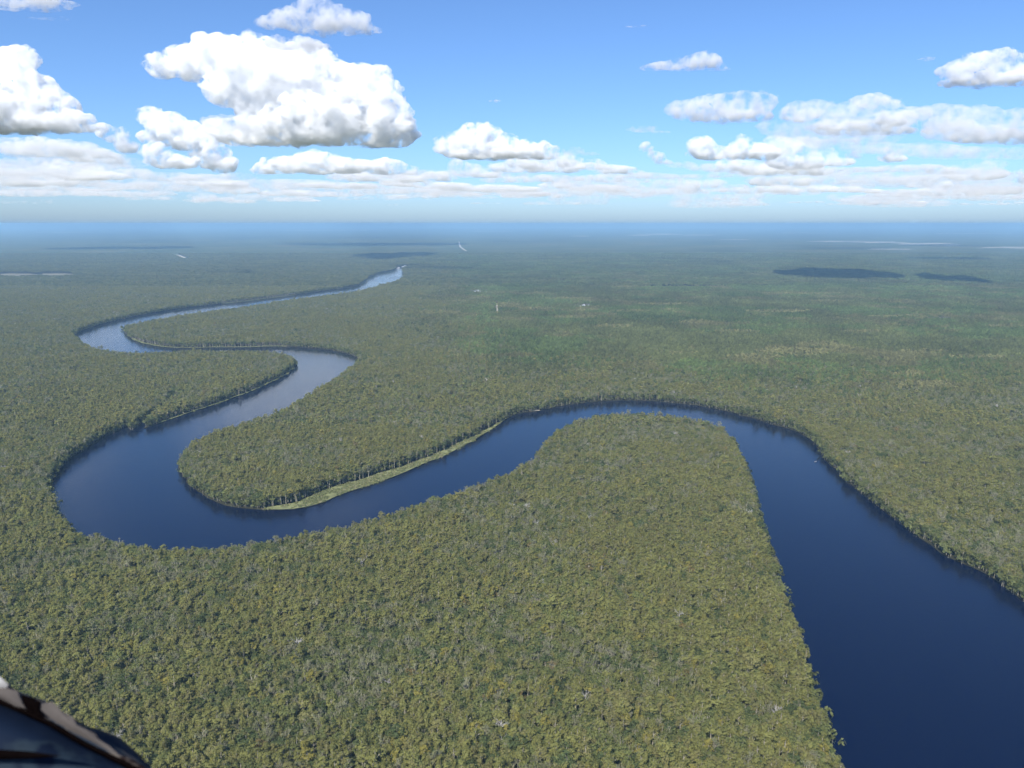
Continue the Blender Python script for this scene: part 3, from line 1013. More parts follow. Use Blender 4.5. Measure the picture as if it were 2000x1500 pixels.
CLOUDS = [
    ([(320, 128, 36, 20), (370, 122, 50, 30), (440, 118, 60, 40), (505, 108, 48, 34), (530, 150, 80, 52), (600, 150, 66, 52), (650, 190, 86, 62), (700, 185, 60, 52),
      (715, 235, 72, 48), (758, 205, 34, 26), (620, 235, 100, 48), (530, 215, 70, 42), (465, 175, 60, 32), (745, 258, 66, 32), (490, 258, 70, 26), (570, 262, 90, 26), (410, 246, 28, 14), (798, 245, 12, 22)],
     293, 'largest white towering cumulus cloud with flat blue grey base', 1.0, 4),
    ([(530, 45, 30, 10), (570, 36, 45, 18), (620, 26, 40, 22), (660, 45, 55, 24), (705, 66, 42, 14), (640, 72, 60, 12)], 92,
     'grey white cloud cut by the top edge above the largest cumulus', 0.6, 6),
    ([(545, 88, 26, 14), (590, 96, 46, 20), (628, 106, 26, 13)], 120, 'small grey cloud drifting in front of the largest cumulus top', 0.6, 5),
    ([(15, 20, 50, 16), (70, 14, 60, 20), (120, 14, 38, 9), (60, 34, 50, 9)], 46, 'flat grey cloud in the top left corner', 0.6, 6),
    ([(95, 57, 40, 4), (145, 60, 34, 4)], 66, 'thin cloud wisp below the corner cloud at top left', 0.18, 6),
    ([(8, 122, 45, 26), (42, 116, 26, 22), (15, 165, 60, 38), (60, 182, 50, 34), (30, 212, 90, 40), (100, 212, 45, 32), (90, 243, 90, 24), (150, 246, 46, 20), (20, 246, 80, 22), (-70, 200, 90, 60)],
     268, 'big cumulus cloud cut by the left edge with a long dark base', 1.0, 4),
    ([(195, 250, 24, 9), (225, 264, 28, 14), (245, 284, 24, 14)], 306, 'ragged bright cloud leaning off the left edge cumulus', 1.0, 4),
    ([(300, 232, 26, 20), (335, 248, 34, 22), (355, 264, 50, 26), (395, 282, 40, 26), (412, 302, 34, 26), (436, 322, 26, 18), (300, 268, 28, 14)], 342,
     'bright white cumulus sloping down below the largest cloud', 1.0, 4),
    ([(308, 298, 28, 18), (335, 315, 44, 14), (365, 322, 22, 10)], 334, 'smaller rounded cloud in front of the sloping cumulus', 1.0, 4),
    ([(440, 238, 46, 13), (480, 252, 40, 12)], 266, 'grey cloud scrap beside the sloping cumulus', 0.18, 6),
    ([(40, 292, 60, 13), (120, 290, 70, 15), (180, 302, 50, 12)], 314, 'pale flat cloud under the left edge cumulus', 0.18, 4),
    ([(110, 322, 26, 12), (150, 335, 54, 16), (205, 346, 50, 9)], 356, 'cream tinted low cloud with a straight base', 0.6, 4),
    ([(15, 345, 40, 12), (50, 356, 30, 8)], 366, 'low cloud at the left edge above the horizon', 0.6, 4),
    ([(525, 332, 30, 13), (565, 322, 50, 15), (620, 318, 56, 20), (680, 325, 50, 14), (750, 326, 46, 14), (795, 334, 24, 10)], 345,
     'long bright cloud bank under the largest cumulus', 1.0, 4),
    ([(870, 290, 24, 9), (900, 278, 44, 17), (935, 264, 42, 22), (972, 284, 42, 22), (1022, 296, 38, 20), (1062, 302, 28, 20), (960, 300, 90, 12)], 316,
     'white cumulus over the middle of the horizon', 1.0, 4),
    ([(895, 325, 20, 15), (918, 334, 30, 13), (955, 343, 36, 7)], 352, 'leaning bright cloud below the middle cumulus', 0.6, 4),
    ([(985, 328, 36, 9), (1030, 328, 44, 11), (1075, 334, 30, 8)], 341, 'flat white cloud under the middle cumulus', 0.6, 4),
    ([(1120, 298, 22, 10), (1150, 304, 22, 6)], 310, 'small pale cloud beside the middle cumulus', 0.18, 6),
    ([(1105, 325, 36, 12), (1160, 320, 22, 10), (1195, 332, 40, 9), (1235, 338, 26, 6)], 345, 'ragged cloud trailing away from the middle cumulus', 0.6, 4),
    ([(965, 204, 16, 8)], 213, 'tiny lone grey cloud high over the middle', 1.0, 4),
    ([(1240, 68, 20, 7), (1262, 76, 14, 4)], 80, 'small faint cloud near the top', 0.55, 5),
    ([(1288, 132, 34, 8), (1335, 134, 46, 15), (1372, 124, 34, 18), (1396, 136, 24, 13)], 156, 'grey white cloud floating alone in the blue', 0.6, 6),
    ([(1806, 126, 22, 11)], 140, 'small round cloud beside the top right cumulus', 0.6, 5),
    ([(1872, 142, 36, 18), (1912, 128, 40, 22), (1952, 124, 40, 24), (1982, 142, 36, 24), (1900, 162, 60, 16), (1960, 164, 70, 18)], 184, 'grey based cumulus cut by the right edge', 1.0, 6),
    ([(1345, 214, 44, 16), (1400, 206, 50, 20), (1445, 198, 40, 16), (1485, 200, 30, 18), (1430, 226, 80, 15)], 246, 'broad pale cloud above the bright right hand bank', 0.6, 6),
    ([(1255, 252, 28, 6), (1285, 262, 24, 5)], 270, 'thin slanting wisp at the edge of the blue', 0.18, 6),
    ([(1262, 288, 14, 10), (1280, 306, 18, 9), (1298, 318, 16, 6)], 326, 'small slanting white puff right of the middle', 1.0, 4),
    ([(1368, 288, 28, 18), (1400, 302, 50, 12), (1446, 290, 26, 20), (1480, 300, 40, 16)], 318, 'brightest white cloud of the right hand bank', 1.0, 4),
    ([(1520, 290, 34, 20), (1560, 284, 40, 16), (1600, 300, 34, 14), (1560, 318, 60, 12), (1640, 316, 30, 8)], 340, 'puffy white cloud with a blue base in the right hand bank', 0.6, 4),
    ([(1590, 212, 50, 16), (1650, 222, 60, 16), (1710, 212, 56, 18), (1770, 224, 50, 14), (1690, 248, 90, 16)], 270, 'wide veiled cloud bank on the right', 0.18, 6),
    ([(1840, 224, 60, 16), (1900, 232, 60, 22), (1950, 250, 50, 22), (1990, 230, 40, 16), (1880, 260, 80, 16)], 286, 'wide veiled cloud at the right edge', 0.18, 6),
    ([(1560, 222, 40, 14), (1700, 200, 44, 12), (1740, 232, 46, 14), (1640, 246, 50, 12)], 264, 'brighter lumpy cloud inside the veiled right hand bank', 0.7, 6),
    ([(1850, 244, 50, 15), (1910, 262, 56, 16), (1970, 270, 40, 16)], 290, 'bright cloud shelf inside the veil at the right edge', 0.7, 6),
    ([(1440, 322, 40, 10), (1500, 330, 50, 12), (1580, 332, 50, 10)], 346, 'bright low cloud under the puffy right hand cloud', 0.7, 5),
    ([(60, 285, 70, 14), (150, 300, 60, 13), (215, 312, 40, 12)], 326, 'grey white cloud shelf under the left edge cumulus', 0.6, 6),
    ([(700, 345, 60, 9), (790, 350, 60, 9), (860, 345, 40, 9)], 360, 'cream cloud shelf below the long bright bank', 0.7, 5),
    ([(1040, 318, 50, 13), (1100, 312, 36, 12), (1150, 330, 40, 10)], 336, 'white cloud shelf joined to the middle cumulus', 0.7, 5),
    ([(1705, 244, 30, 10), (1760, 256, 36, 10)], 272, 'white streak in the veiled bank', 0.6, 6),
    ([(1668, 304, 16, 10)], 316, 'small square puff below the veiled bank', 0.6, 4),
    ([(1725, 302, 14, 12), (1745, 310, 26, 9)], 322, 'small bright puff below the veiled bank', 1.0, 4),
    ([(1895, 322, 16, 8), (1930, 320, 32, 11), (1900, 342, 60, 10)], 358, 'cream cloud low over the right horizon', 0.6, 6),
    ([(1985, 344, 20, 10), (2010, 352, 20, 9)], 364, 'cream cloud scrap at the right edge above the horizon', 0.6, 4),
    ([(1312, 356, 22, 9), (1338, 362, 30, 11), (1356, 372, 18, 6)], 379, 'cream cumulus low beside the middle of the horizon', 0.6, 4),
    ([(1385, 372, 14, 7), (1406, 366, 10, 11)], 381, 'little twin topped cloud low over the horizon', 0.6, 4),
    ([(1604, 368, 14, 9)], 379, 'little lone cumulus low over the right horizon', 0.6, 4),
    ([(1645, 362, 18, 11), (1668, 368, 24, 8), (1700, 374, 26, 5)], 380, 'sloping row of cream puffs low over the right horizon', 0.6, 4),
    ([(1785, 378, 20, 7), (1820, 386, 24, 3)], 388, 'low cloud tail over the far right horizon', 0.6, 4),
    ([(650, 362, 70, 5), (700, 366, 60, 4)], 371, 'long thin cream cloud low under the bank', 0.6, 4),
    ([(800, 358, 60, 6), (860, 362, 60, 6), (905, 370, 40, 6)], 375, 'long low cloud row left of the middle horizon', 0.6, 4),
    ([(970, 368, 50, 8), (1025, 370, 50, 5)], 378, 'low flat cloud row under the middle cumulus', 0.6, 4),
    ([(1100, 362, 50, 5), (1160, 366, 60, 5), (1215, 372, 40, 5)], 378, 'streaked low cloud row right of the middle', 0.6, 4),
    ([(40, 318, 50, 9), (110, 312, 60, 8), (190, 322, 60, 10), (250, 318, 40, 9)], 332, 'veiled grey layer behind the cream tinted cloud', 0.16, 6),
    ([(250, 338, 50, 9), (320, 345, 60, 8), (400, 350, 60, 8), (460, 346, 40, 8)], 358, 'pale cloud layer under the sloping cumulus', 0.2, 6),
    ([(60, 378, 70, 7), (150, 374, 80, 6), (250, 380, 70, 6)], 387, 'dim cloud layer low at left', 0.2, 5),
    ([(1180, 348, 50, 8), (1080, 350, 60, 7), (1000, 352, 60, 7), (1240, 354, 30, 6)], 360, 'pale streak layer under the middle cumulus', 0.25, 5),
    ([(1330, 322, 30, 6), (1400, 328, 60, 7), (1480, 332, 60, 8), (1600, 338, 70, 8)], 347, 'blue shaded layer under the bright right hand bank', 0.2, 6),
    ([(1640, 282, 60, 10), (1720, 288, 80, 9), (1800, 292, 90, 10), (1880, 300, 90, 11), (1970, 302, 60, 12)], 316, 'wide blue grey veil in the right hand sky', 0.13, 7),
    ([(1700, 332, 60, 5), (1780, 328, 70, 6), (1850, 334, 60, 7)], 344, 'thin white streaks over the right horizon', 0.2, 5),
    ([(1450, 372, 50, 6), (1520, 374, 60, 6), (1560, 378, 40, 5)], 384, 'low pale cloud row under the right hand bank', 0.3, 4),
    ([(1860, 368, 60, 7), (1940, 372, 70, 8), (2010, 376, 40, 7)], 384, 'low pale cloud row at far right', 0.25, 5),
    ([(560, 376, 60, 6), (640, 380, 70, 5), (460, 372, 50, 7)], 386, 'low dim cloud row left of the middle', 0.25, 4),
    ([(20, 330, 90, 16), (120, 340, 100, 16), (210, 335, 70, 14), (60, 352, 100, 12)], 366, 'wide milky cloud bank low at the left edge', 0.14, 8),
    ([(1500, 330, 90, 14), (1620, 342, 110, 14), (1560, 352, 100, 10)], 364, 'wide milky cloud bank low under the right hand clouds', 0.13, 8),
    ([(1760, 352, 110, 14), (1880, 350, 110, 18), (1980, 356, 80, 16)], 374, 'wide milky cloud bank low at the right edge', 0.14, 8),
    ([(380, 366, 120, 9), (560, 362, 130, 9), (720, 368, 130, 9)], 380, 'wide milky cloud bank low left of the middle', 0.14, 7),
    ([(960, 372, 140, 8), (1120, 374, 130, 8), (1260, 376, 90, 7)], 386, 'wide milky cloud bank low in the middle', 0.14, 7),
    ([(1540, 250, 60, 16), (1620, 262, 80, 16), (1700, 270, 60, 12)], 290, 'soft grey veil behind the bright right hand bank', 0.14, 8),
]
for (blobs, by, label, body, soft) in CLOUDS:
    far = by > 350
    if body < .3: body *= 1.9
    add_cloud(blobs, by, label, body, soft, 1.7 if by > 330 else 2.0, n1=14 if far else 30, n2=6 if far else 9, warm=1.0 if far else 0.0, rough=min(1.0, max(0.1, min(b[3] for b in blobs) / 16)) * (0.6 if far else 1.0), grey=(body == 0.6 and by < 262) or 'right edge' in label)
# faint small clouds along the horizon
R = np.random.default_rng(99)
for i in range(90):
    px = R.uniform(-30, 2030); by = R.uniform(364, 404)
    w = R.uniform(18, 80) * (1.15 - (by - 372) / 60); h = R.uniform(3.5, 10) * (1.1 - (by - 372) / 50)
    bl = [(px + R.uniform(-w, w), by - h * R.uniform(.6, 1.3), w * R.uniform(.3, .6), h * R.uniform(.6, 1.1)) for _ in range(4)]
    spots = [(150, 'at the left edge'), (420, 'above the left river bends'), (700, 'left of the last river reach'), (860, 'above the last river reach'), (1000, 'above the far pale road'),
             (1250, 'right of the far pale road'), (1500, 'above the right plain'), (1720, 'above the far fields'), (1880, 'right of the far fields'), (9999, 'at the right edge')]
    where = next(t for lim, t in spots if px < lim)
    kindw = ('long ' if w > 38 else 'short ') + ('higher ' if by < 384 else 'lowest ')
    add_cloud(bl, by, 'faint ' + kindw + 'horizon cloud ' + where, 0.3 if i % 3 else 0.6, 4, 1.8, 'faint clouds along the horizon', 0.15, 7, 3, 1.0)
for i in range(34):
    px = R.uniform(-60, 2060); by = R.uniform(345, 408)
    w = R.uniform(60, 130); h = R.uniform(5, 11)
    bl = [(px + R.uniform(-w, w), by - h * R.uniform(.6, 1.6), w * R.uniform(.4, .8), h * R.uniform(.6, 1.1)) for _ in range(4)]
    where = next(t for lim, t in spots if px < lim)
    add_cloud(bl, by, 'milky ' + ('upper ' if by < 375 else 'low ') + 'cloud veil ' + where, 0.26, 7, 2.4, 'milky cloud veils along the horizon', 0.2, 6, 3, 1.0)
# clouds just above the frame whose shadows lie on the woods
def shadow_cloud(gx, gy, w, d, zc, label):
    g = ground_at(gx, gy, 14)
    c = g + np.array(to_sun) * (zc / to_sun.z)
    R = np.random.default_rng(int(gx))
    S = []
    for i in range(40):
        u = R.uniform(-1, 1)
        q = c + np.array([u * .5 * w, R.uniform(-.5, .5) * d * (1.05 - u * u), R.uniform(0, 60)])
        S.append((q, np.array([w * .12, d * .13, 280]) * R.uniform(.6, 1.2), 1))
    o = build_cloud('cloud', S, 1, c[2], w / 60, 1.0)
    o.data.materials.append(cloud_material(0.12, 0.02, (0.98, 0.98, 0.98), 120))
    tag(o, label, 'cloud', 'cumulus clouds')


shadow_cloud(1638, 536, 680, 950, 3000, 'cloud above the frame shading the woods at right')
shadow_cloud(1858, 545, 250, 600, 3000, 'cloud above the frame shading the woods at far right')
shadow_cloud(765, 498, 700, 1700, 5000, 'cloud above the frame shading the woods beyond the last river reach')
print('clouds', TRI, round(time.time() - T0, 1))

# ------------------------------------------------------------------ grass, sand, far fields
M_GRASS = simple_mat('marsh_grass', (0.17, 0.18, 0.075), 0.9, 0.35, 0.12)
M_SAND = simple_mat('pale_sand', (0.44, 0.40, 0.32), 0.95, 0.15, 0.05)
M_FIELD = simple_mat('dry_field', (0.165, 0.145, 0.095), 0.95, 0.35, 0.01)
M_STUBBLE = simple_mat('stubble_field', (0.29, 0.27, 0.20), 0.95, 0.45, 0.003)
MARSHES = (GRASS, GRASS2, GRASS3, GRASS4)
for p in MARSHES: flat_poly('marsh', p, 0.25, M_GRASS)
# tufts of reeds and water grass
def tuft(name, seed):
    R = np.random.default_rng(seed); t = Parts()
    for i in range(16):
        a = R.uniform(0, 6.283); q = R.uniform(0, 1.3); h = R.uniform(.7, 1.9); w = R.uniform(.12, .3)
        b = np.array([q * math.cos(a), q * math.sin(a), 0]); l = R.normal(0, .45, 2); c = R.uniform(0, 6.283)
        d = np.array([math.cos(c) * w, math.sin(c) * w, 0])
        t.add([b - d, b + d, b + d * .4 + [l[0], l[1], h], b - d * .4 + [l[0], l[1], h]], [(0, 1, 2, 3)])
    return mesh_obj(name, t.v, t.f, [M_LEAF], link=False)


tuft_col = bpy.data.collections.new('reed_shapes')
for i in range(4): tuft_col.objects.link(tuft('tuft_%02d' % i, 900 + i))
RE = Forest()
for gi, g in enumerate(MARSHES):
    x0, y0 = g.min(0) - 4; x1, y1 = g.max(0) + 4
    x, y = jitter_grid(x0, x1, y0, y1, 2.1 if gi == 0 else 3.2, 40 + gi)
    # a ragged rim of floating plants reaches a little over the water
    jx = x + (fbm(x / 9, y / 9, 3) - .5) * 14; jy = y + (fbm(x / 9, y / 9, 8) - .5) * 14
    ok = pip(g, jx, jy) & (fbm(x / 14, y / 14, 15) > 0.38)
    x, y = x[ok], y[ok]; n = len(x)
    R = np.random.default_rng(60 + gi)
    tone = fbm(x / 25, y / 25, 19)[:, None]
    col = np.array([0.265, 0.265, 0.12]) * (1 - tone) + np.array([0.17, 0.20, 0.08]) * tone
    col = np.where(R.random((n, 1)) < .12, np.array([0.40, 0.36, 0.22]), col) * R.uniform(.75, 1.25, (n, 1))
    RE.add(x, y, np.full(n, -.3), R.uniform(0, 6.283, n), np.repeat(R.uniform(.7, 1.4, (n, 1)), 3, 1), R.integers(0, 4, n), col)
o = forest_object('marsh_grass', RE.cat(), tuft_col, 'pale yellow green marsh grass along the river banks')
o['category'] = 'grass'

flat_poly('sand_road', SAND_ROAD, 0.2, M_SAND)
flat_poly('sand_road', FAR_ROAD, 0.2, M_SAND)
for q in SAND_SPOTS: flat_poly('sand_track', q, 0.2, M_SAND)
for q in RED_FIELD + NEAR_FIELDS: flat_poly('field', q, 0.2, M_FIELD)
flat_poly('sandbar', blob_poly(1043, 801.5, 11, 1.6, 0), 0.35, M_SAND)
# open farmland and a wide road far out, on the rise of the plain
CANOPY_Z = 19.0
for cx, cy, rx, ry in [(1640, 471.5, 62, 1.3), (1720, 473, 50, 1.5), (1800, 476, 55, 1.7), (1850, 478.5, 30, 1.0), (1740, 486.5, 40, 0.9), (1975, 483.5, 60, 1.3), (1250, 459.5, 26, .9), (1290, 457.5, 40, 1.2),
                       (1370, 459, 28, .8), (1132, 461, 18, .7), (620, 450, 60, .8), (700, 449, 50, .8), (1560, 455, 50, .6), (1900, 456, 60, .6), (120, 454, 60, .5), (1440, 468, 30, .5), (960, 452, 40, .5)]:
    flat_poly('field', blob_poly(cx, cy, rx, ry, CANOPY_Z, rag=.9), CANOPY_Z, M_STUBBLE)
flat_poly('far_road', quad_strip(ground_pts([(896.5, 472), (897.5, 477), (899, 482), (904, 486), (911, 490)], CANOPY_Z), 22), CANOPY_Z, M_SAND)

# ------------------------------------------------------------------ houses
M_WALL = simple_mat('house_wall', (0.45, 0.43, 0.4), 0.8, 0.1, 0.3)
M_ROOF = simple_mat('metal_roof', (0.5, 0.5, 0.5), 0.45, 0.08, 0.3)
hw, hl, hh, hr, ov = 4.2, 7.5, 3.0, 5.2, .6
wv_ = [(-hw, -hl, 0), (hw, -hl, 0), (hw, hl, 0), (-hw, hl, 0), (-hw, -hl, hh), (hw, -hl, hh), (hw, hl, hh), (-hw, hl, hh), (0, -hl, hr - .15), (0, hl, hr - .15)]
wf_ = [(0, 1, 5, 8, 4), (2, 3, 7, 9, 6), (1, 2, 6, 5), (3, 0, 4, 7)]
rv_ = []
for zz in (0, .22):
    rv_ += [(-hw - ov, -hl - ov, hh - .35 + zz), (0, -hl - ov, hr + zz), (hw + ov, -hl - ov, hh - .35 + zz), (-hw - ov, hl + ov, hh - .35 + zz), (0, hl + ov, hr + zz), (hw + ov, hl + ov, hh - .35 + zz)]
rf_ = [(6, 7, 10, 9), (7, 8, 11, 10), (0, 3, 4, 1), (1, 4, 5, 2), (0, 1, 7, 6), (1, 2, 8, 7), (3, 9, 10, 4), (4, 10, 11, 5), (0, 6, 9, 3), (2, 5, 11, 8)]
wall_me = roof_me = None
for hx, hy, rz, sc, lab in HOUSES:
    t = empty('house', (hx, hy, 0), rz); t.scale = (sc, sc, sc)
    tag(t, lab, 'house', lab.replace('white house', 'white houses').replace('small ', '').replace('tiny ', ''))
    if wall_me is None:
        w_ = mesh_obj('wall', wv_, wf_, M_WALL, t); r_ = mesh_obj('roof', rv_, rf_, M_ROOF, t)
        wall_me, roof_me = w_.data, r_.data
    else:
        for nm, me in (('wall', wall_me), ('roof', roof_me)):
            o = bpy.data.objects.new(nm, me); C.objects.link(o); o.parent = t

# ------------------------------------------------------------------ small boat near the right hand bank
bp_ = ground_at(1593, 901, 0)
boat = empty('boat', (bp_[0], bp_[1], -0.7), 0.5)
tag(boat, 'tiny white open boat on the water near the tree-lined right bank', 'boat')
hv, hf = [], []
st = [(-2.3, .75, .0), (-1.2, .9, .0), (.4, .9, .0), (1.6, .6, .15), (2.5, .06, .3)]
for x_, w_, l_ in st:
    hv += [(x_, -w_, .65 + l_ * .6), (x_, -w_ * .6, -.05 + l_), (x_, w_ * .6, -.05 + l_), (x_, w_, .65 + l_ * .6), (x_, w_ * .82, .62 + l_ * .6), (x_, w_ * .5, .12 + l_), (x_, -w_ * .5, .12 + l_), (x_, -w_ * .82, .62 + l_ * .6)]
for i in range(len(st) - 1):
    for k in range(8): hf.append((i * 8 + k, i * 8 + (k + 1) % 8, (i + 1) * 8 + (k + 1) % 8, (i + 1) * 8 + k))
hf += [tuple(range(8))[::-1], tuple(range(32, 40))]
M_WHITE = simple_mat('white_paint', (0.3, 0.3, 0.3), 0.4, 0.05, 1)
M_BLACK = simple_mat('black_rubber', (0.012, 0.010, 0.010), 0.6, 0.3, 20)
mesh_obj('hull', hv, hf, M_WHITE, boat)
for x_ in (-1.3, .3):
    mesh_obj('seat', [(x_, -.7, .5), (x_ + .35, -.7, .5), (x_ + .35, .7, .5), (x_, .7, .5), (x_, -.7, .56), (x_ + .35, -.7, .56), (x_ + .35, .7, .56), (x_, .7, .56)],
             [(0, 3, 2, 1), (4, 5, 6, 7), (0, 1, 5, 4), (1, 2, 6, 5), (2, 3, 7, 6), (3, 0, 4, 7)], M_WHITE, boat)
mesh_obj('outboard_motor', [(-2.75, -.18, .5), (-2.35, -.18, .5), (-2.35, .18, .5), (-2.75, .18, .5), (-2.7, -.14, 1.05), (-2.4, -.14, 1.0), (-2.4, .14, 1.0), (-2.7, .14, 1.05)],
         [(0, 3, 2, 1), (4, 5, 6, 7), (0, 1, 5, 4), (1, 2, 6, 5), (2, 3, 7, 6), (3, 0, 4, 7)], M_BLACK, boat)

# ------------------------------------------------------------------ edge of the aircraft at the lower left
def paint_material(name, blue, bare, dirt, cover, scale):
    m, nt, out = new_mat(name)
    b = N(nt, 'ShaderNodeBsdfPrincipled'); b.inputs['Roughness'].default_value = 0.75; b.inputs['Specular IOR Level'].default_value = 0.08
    n1 = noise_nodes(nt, scale, 4, 0.55); n2 = noise_nodes(nt, scale * 1.7, 3, 0.5)
    r1 = ramp(nt, n1.outputs['Fac'], [(cover - .03, (0, 0, 0)), (cover + .03, (1, 1, 1))])
    r2 = ramp(nt, n2.outputs['Fac'], [(0.55, (0, 0, 0)), (0.62, (1, 1, 1))])
    mA = N(nt, 'ShaderNodeMix'); mA.data_type = 'RGBA'; mA.inputs['A'].default_value = (*blue, 1); mA.inputs['B'].default_value = (*bare, 1)
    mA.inputs[6].default_value = (*blue, 1); mA.inputs[7].default_value = (*bare, 1)
    nt.links.new(r1.outputs[0], mA.inputs[0])
    mB = N(nt, 'ShaderNodeMix'); mB.data_type = 'RGBA'; mB.inputs[7].default_value = (*dirt, 1)
    nt.links.new(r2.outputs[0], mB.inputs[0]); nt.links.new(mA.outputs[2], mB.inputs[6])
    nt.links.new(mB.outputs[2], b.inputs['Base Color'])
    nt.links.new(b.outputs[0], out.inputs['Surface'])
    return m


M_TAUPE = simple_mat('worn_primer', (0.082, 0.072, 0.066), 0.8, 0.25, 14, spec=0.1)
M_GLINT = simple_mat('painted_glint', (0.26, 0.25, 0.24), 0.6, 0.4, 25)  # pale tone with the sun's glint painted into the colour
M_DARK = simple_mat('dark_gap', (0.003, 0.002, 0.002), 1.0, 0.2, 20, spec=0.0)
EDGE = np.array([(-140, 1236), (-60, 1282), (-10, 1314), (12, 1334), (36, 1350), (62, 1360), (88, 1368), (112, 1388), (140, 1400), (168, 1418), (198, 1426), (228, 1438), (252, 1456), (272, 1474), (288, 1494), (312, 1522), (350, 1560)], float)
tt = np.linspace(0, len(EDGE) - 1, 65)
edge = np.stack([np.interp(tt, np.arange(len(EDGE)), EDGE[:, 0]), np.interp(tt, np.arange(len(EDGE)), EDGE[:, 1])], 1)
dirn = np.array([0.82, 0.57]); perp = np.array([-0.57, 0.82])
base_line = np.array([(0, 1347) + dirn * q for q in np.linspace(-180, 420, 65)])   # smooth seam line below the ragged edge


def at_cam(px, py, dist):
    return np.array([0, 0, CAM_H]) + ray(px, py) * dist


def strip(rows_px, rows_d, name, mat, parent):
    V = []; nr_ = len(rows_px); nc = len(rows_px[0])
    for rp, dd in zip(rows_px, rows_d):
        for p in rp: V.append(at_cam(p[0], p[1], dd))
    F = [(r * nc + c, r * nc + c + 1, (r + 1) * nc + c + 1, (r + 1) * nc + c) for r in range(nr_ - 1) for c in range(nc - 1)]
    return mesh_obj(name, V, F, mat, parent, smooth=True)


M_BLUE = paint_material('blue_paint', (0.005, 0.011, 0.025), (0.014, 0.024, 0.036), (0.003, 0.007, 0.018), 0.52, 9)
M_WORN = paint_material('worn_paint', (0.014, 0.022, 0.036), (0.085, 0.074, 0.066), (0.010, 0.006, 0.006), 0.46, 11)
plane_edge = empty('aircraft_edge', tuple(at_cam(100, 1450, 1.1)))
tag(plane_edge, 'dark blue worn edge of the aircraft jutting in at the lower left corner', 'aircraft')
inv = Matrix.Translation(-plane_edge.location)
SEAM = np.array([(-150, 1290), (-60, 1335), (0, 1367), (50, 1387), (100, 1410), (160, 1446), (230, 1481), (275, 1503), (340, 1540), (420, 1590)], float)
ts = np.linspace(0, 1, 65)
SX = np.interp(ts, [0, 1], [-150, 420]); seam = np.stack([SX, np.interp(SX, SEAM[:, 0], SEAM[:, 1])], 1)
fr = np.interp(ts, [0, .3, .42, .6, 1], [.03, .04, .16, .45, .75])[:, None]
inner = edge + (seam - edge) * fr
parts_ = [
    strip([edge + perp * 2, edge, edge * .8 + inner * .2, edge * .4 + inner * .6, inner], [1.30, 1.20, 1.175, 1.16, 1.152], 'rim', M_BLUE, None),
    strip([inner + perp * -1, inner * .7 + seam * .3, inner * .35 + seam * .65, seam - perp * 1, seam + perp * 1], [1.153, 1.138, 1.131, 1.130, 1.14], 'worn_strip', M_WORN, None),
    strip([seam - perp * 3, seam - perp * 1, seam + perp * 4, seam + perp * 8, seam + perp * 10], [1.15, 1.127, 1.124, 1.127, 1.15], 'seal', M_DARK, None),
    strip([seam + perp * 7, seam + perp * 12, seam + perp * 35, seam + perp * 60, seam + perp * 100, seam + perp * 160, seam + perp * 250], [1.14, 1.12, 1.09, 1.07, 1.06, 1.05, 1.04], 'panel', M_BLUE, None),
]
sl = np.array([(x_, 1474 + .02 * x_) for x_ in np.linspace(-40, 118, 20)])
hwid = np.interp(np.linspace(0, 1, 20), [0, .6, 1], [9, 6, .5])[:, None] * np.array([[0, 1.0]])
parts_.append(strip([sl - hwid * 1.3, sl - hwid, sl, sl + hwid, sl + hwid * 1.3], [1.046, 1.034, 1.034, 1.034, 1.046], 'slot', M_DARK, None))
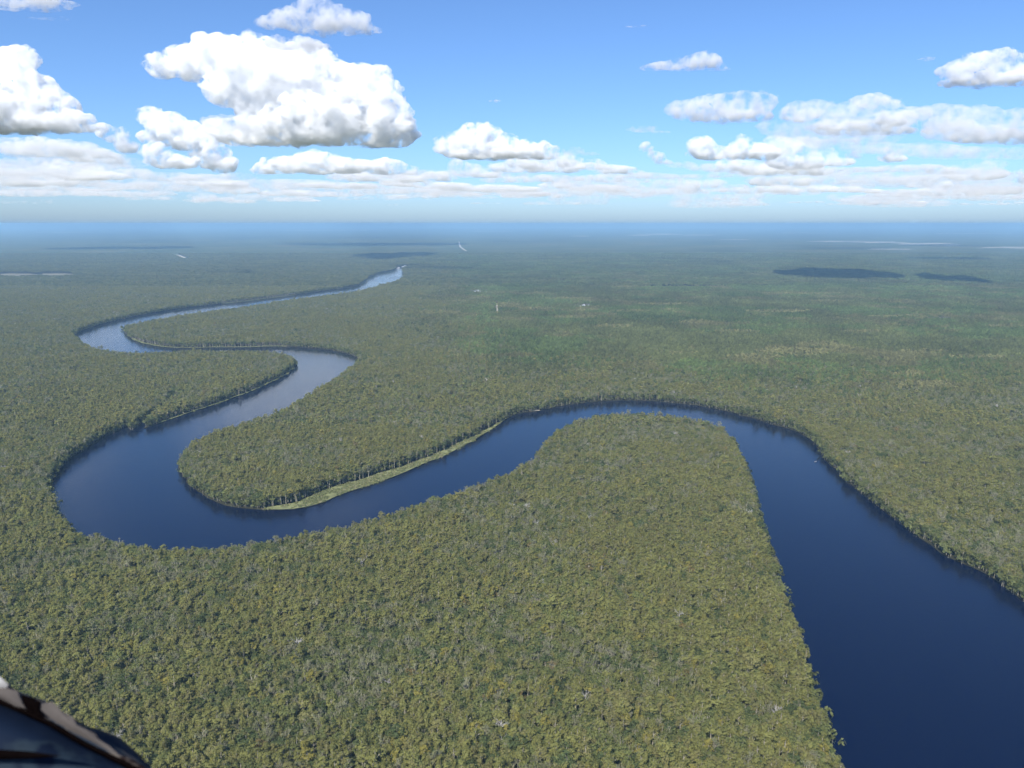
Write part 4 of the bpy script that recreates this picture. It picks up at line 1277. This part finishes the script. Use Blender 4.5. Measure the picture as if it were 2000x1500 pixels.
def patch(pp, dist, mat, name='worn_patch'):
    n_ = len(pp); c = np.mean(pp, 0)
    V = [at_cam(*c, dist - .004)] + [at_cam(x_ * .5 + c[0] * .5, y_ * .5 + c[1] * .5, dist - .003) for x_, y_ in pp] + [at_cam(x_, y_, dist) for x_, y_ in pp]
    F = [(0, 1 + i, 1 + (i + 1) % n_) for i in range(n_)] + [(1 + i, 1 + n_ + i, 1 + n_ + (i + 1) % n_, 1 + (i + 1) % n_) for i in range(n_)]
    return mesh_obj(name, V, F, mat, None, smooth=True)


parts_.append(patch([(-30, 1318), (-4, 1319), (8, 1328), (17, 1338), (12, 1343), (-30, 1345)], 1.124, M_GLINT, 'sun_glint_patch'))  # pale patch painted in for the sunlit glint at the corner
parts_.append(patch([(-30, 1346), (10, 1343), (34, 1349), (38, 1362), (46, 1378), (50, 1384), (30, 1380), (0, 1364), (-30, 1352)], 1.123, M_TAUPE))
parts_.append(patch([(82, 1374), (103, 1371), (114, 1384), (128, 1392), (144, 1402), (150, 1413), (166, 1423), (186, 1434), (196, 1446), (212, 1456), (232, 1474), (214, 1468), (188, 1453), (150, 1434), (112, 1412), (92, 1398), (80, 1386)], 1.121, M_TAUPE))
parts_.append(patch([(40, 1356), (62, 1362), (80, 1370), (78, 1388), (88, 1400), (70, 1398), (54, 1388), (46, 1374)], 1.122, M_DARK, 'bare_gap'))
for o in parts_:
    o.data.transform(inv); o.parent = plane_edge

# ------------------------------------------------------------------ haze
def haze():
    m, nt, out = new_mat('haze')
    v = N(nt, 'ShaderNodeVolumePrincipled')
    v.inputs['Color'].default_value = (0.37, 0.635, 0.90, 1)
    v.inputs['Density'].default_value = 6.3e-5
    v.inputs['Anisotropy'].default_value = 0.0
    nt.links.new(v.outputs[0], out.inputs['Volume'])
    x, y0, y1, z0, z1 = 72000, -64000, 66000, -3.2, 350
    vs = [(-x, y0, z0), (x, y0, z0), (x, y1, z0), (-x, y1, z0), (-x, y0, z1), (x, y0, z1), (x, y1, z1), (-x, y1, z1)]
    fs = [(0, 3, 2, 1), (4, 5, 6, 7), (0, 1, 5, 4), (1, 2, 6, 5), (2, 3, 7, 6), (3, 0, 4, 7)]
    tag(mesh_obj('haze', vs, fs, m), 'pale blue haze lying over the whole forest', 'haze', kind='stuff')
haze()
print('script', round(time.time() - T0, 1))
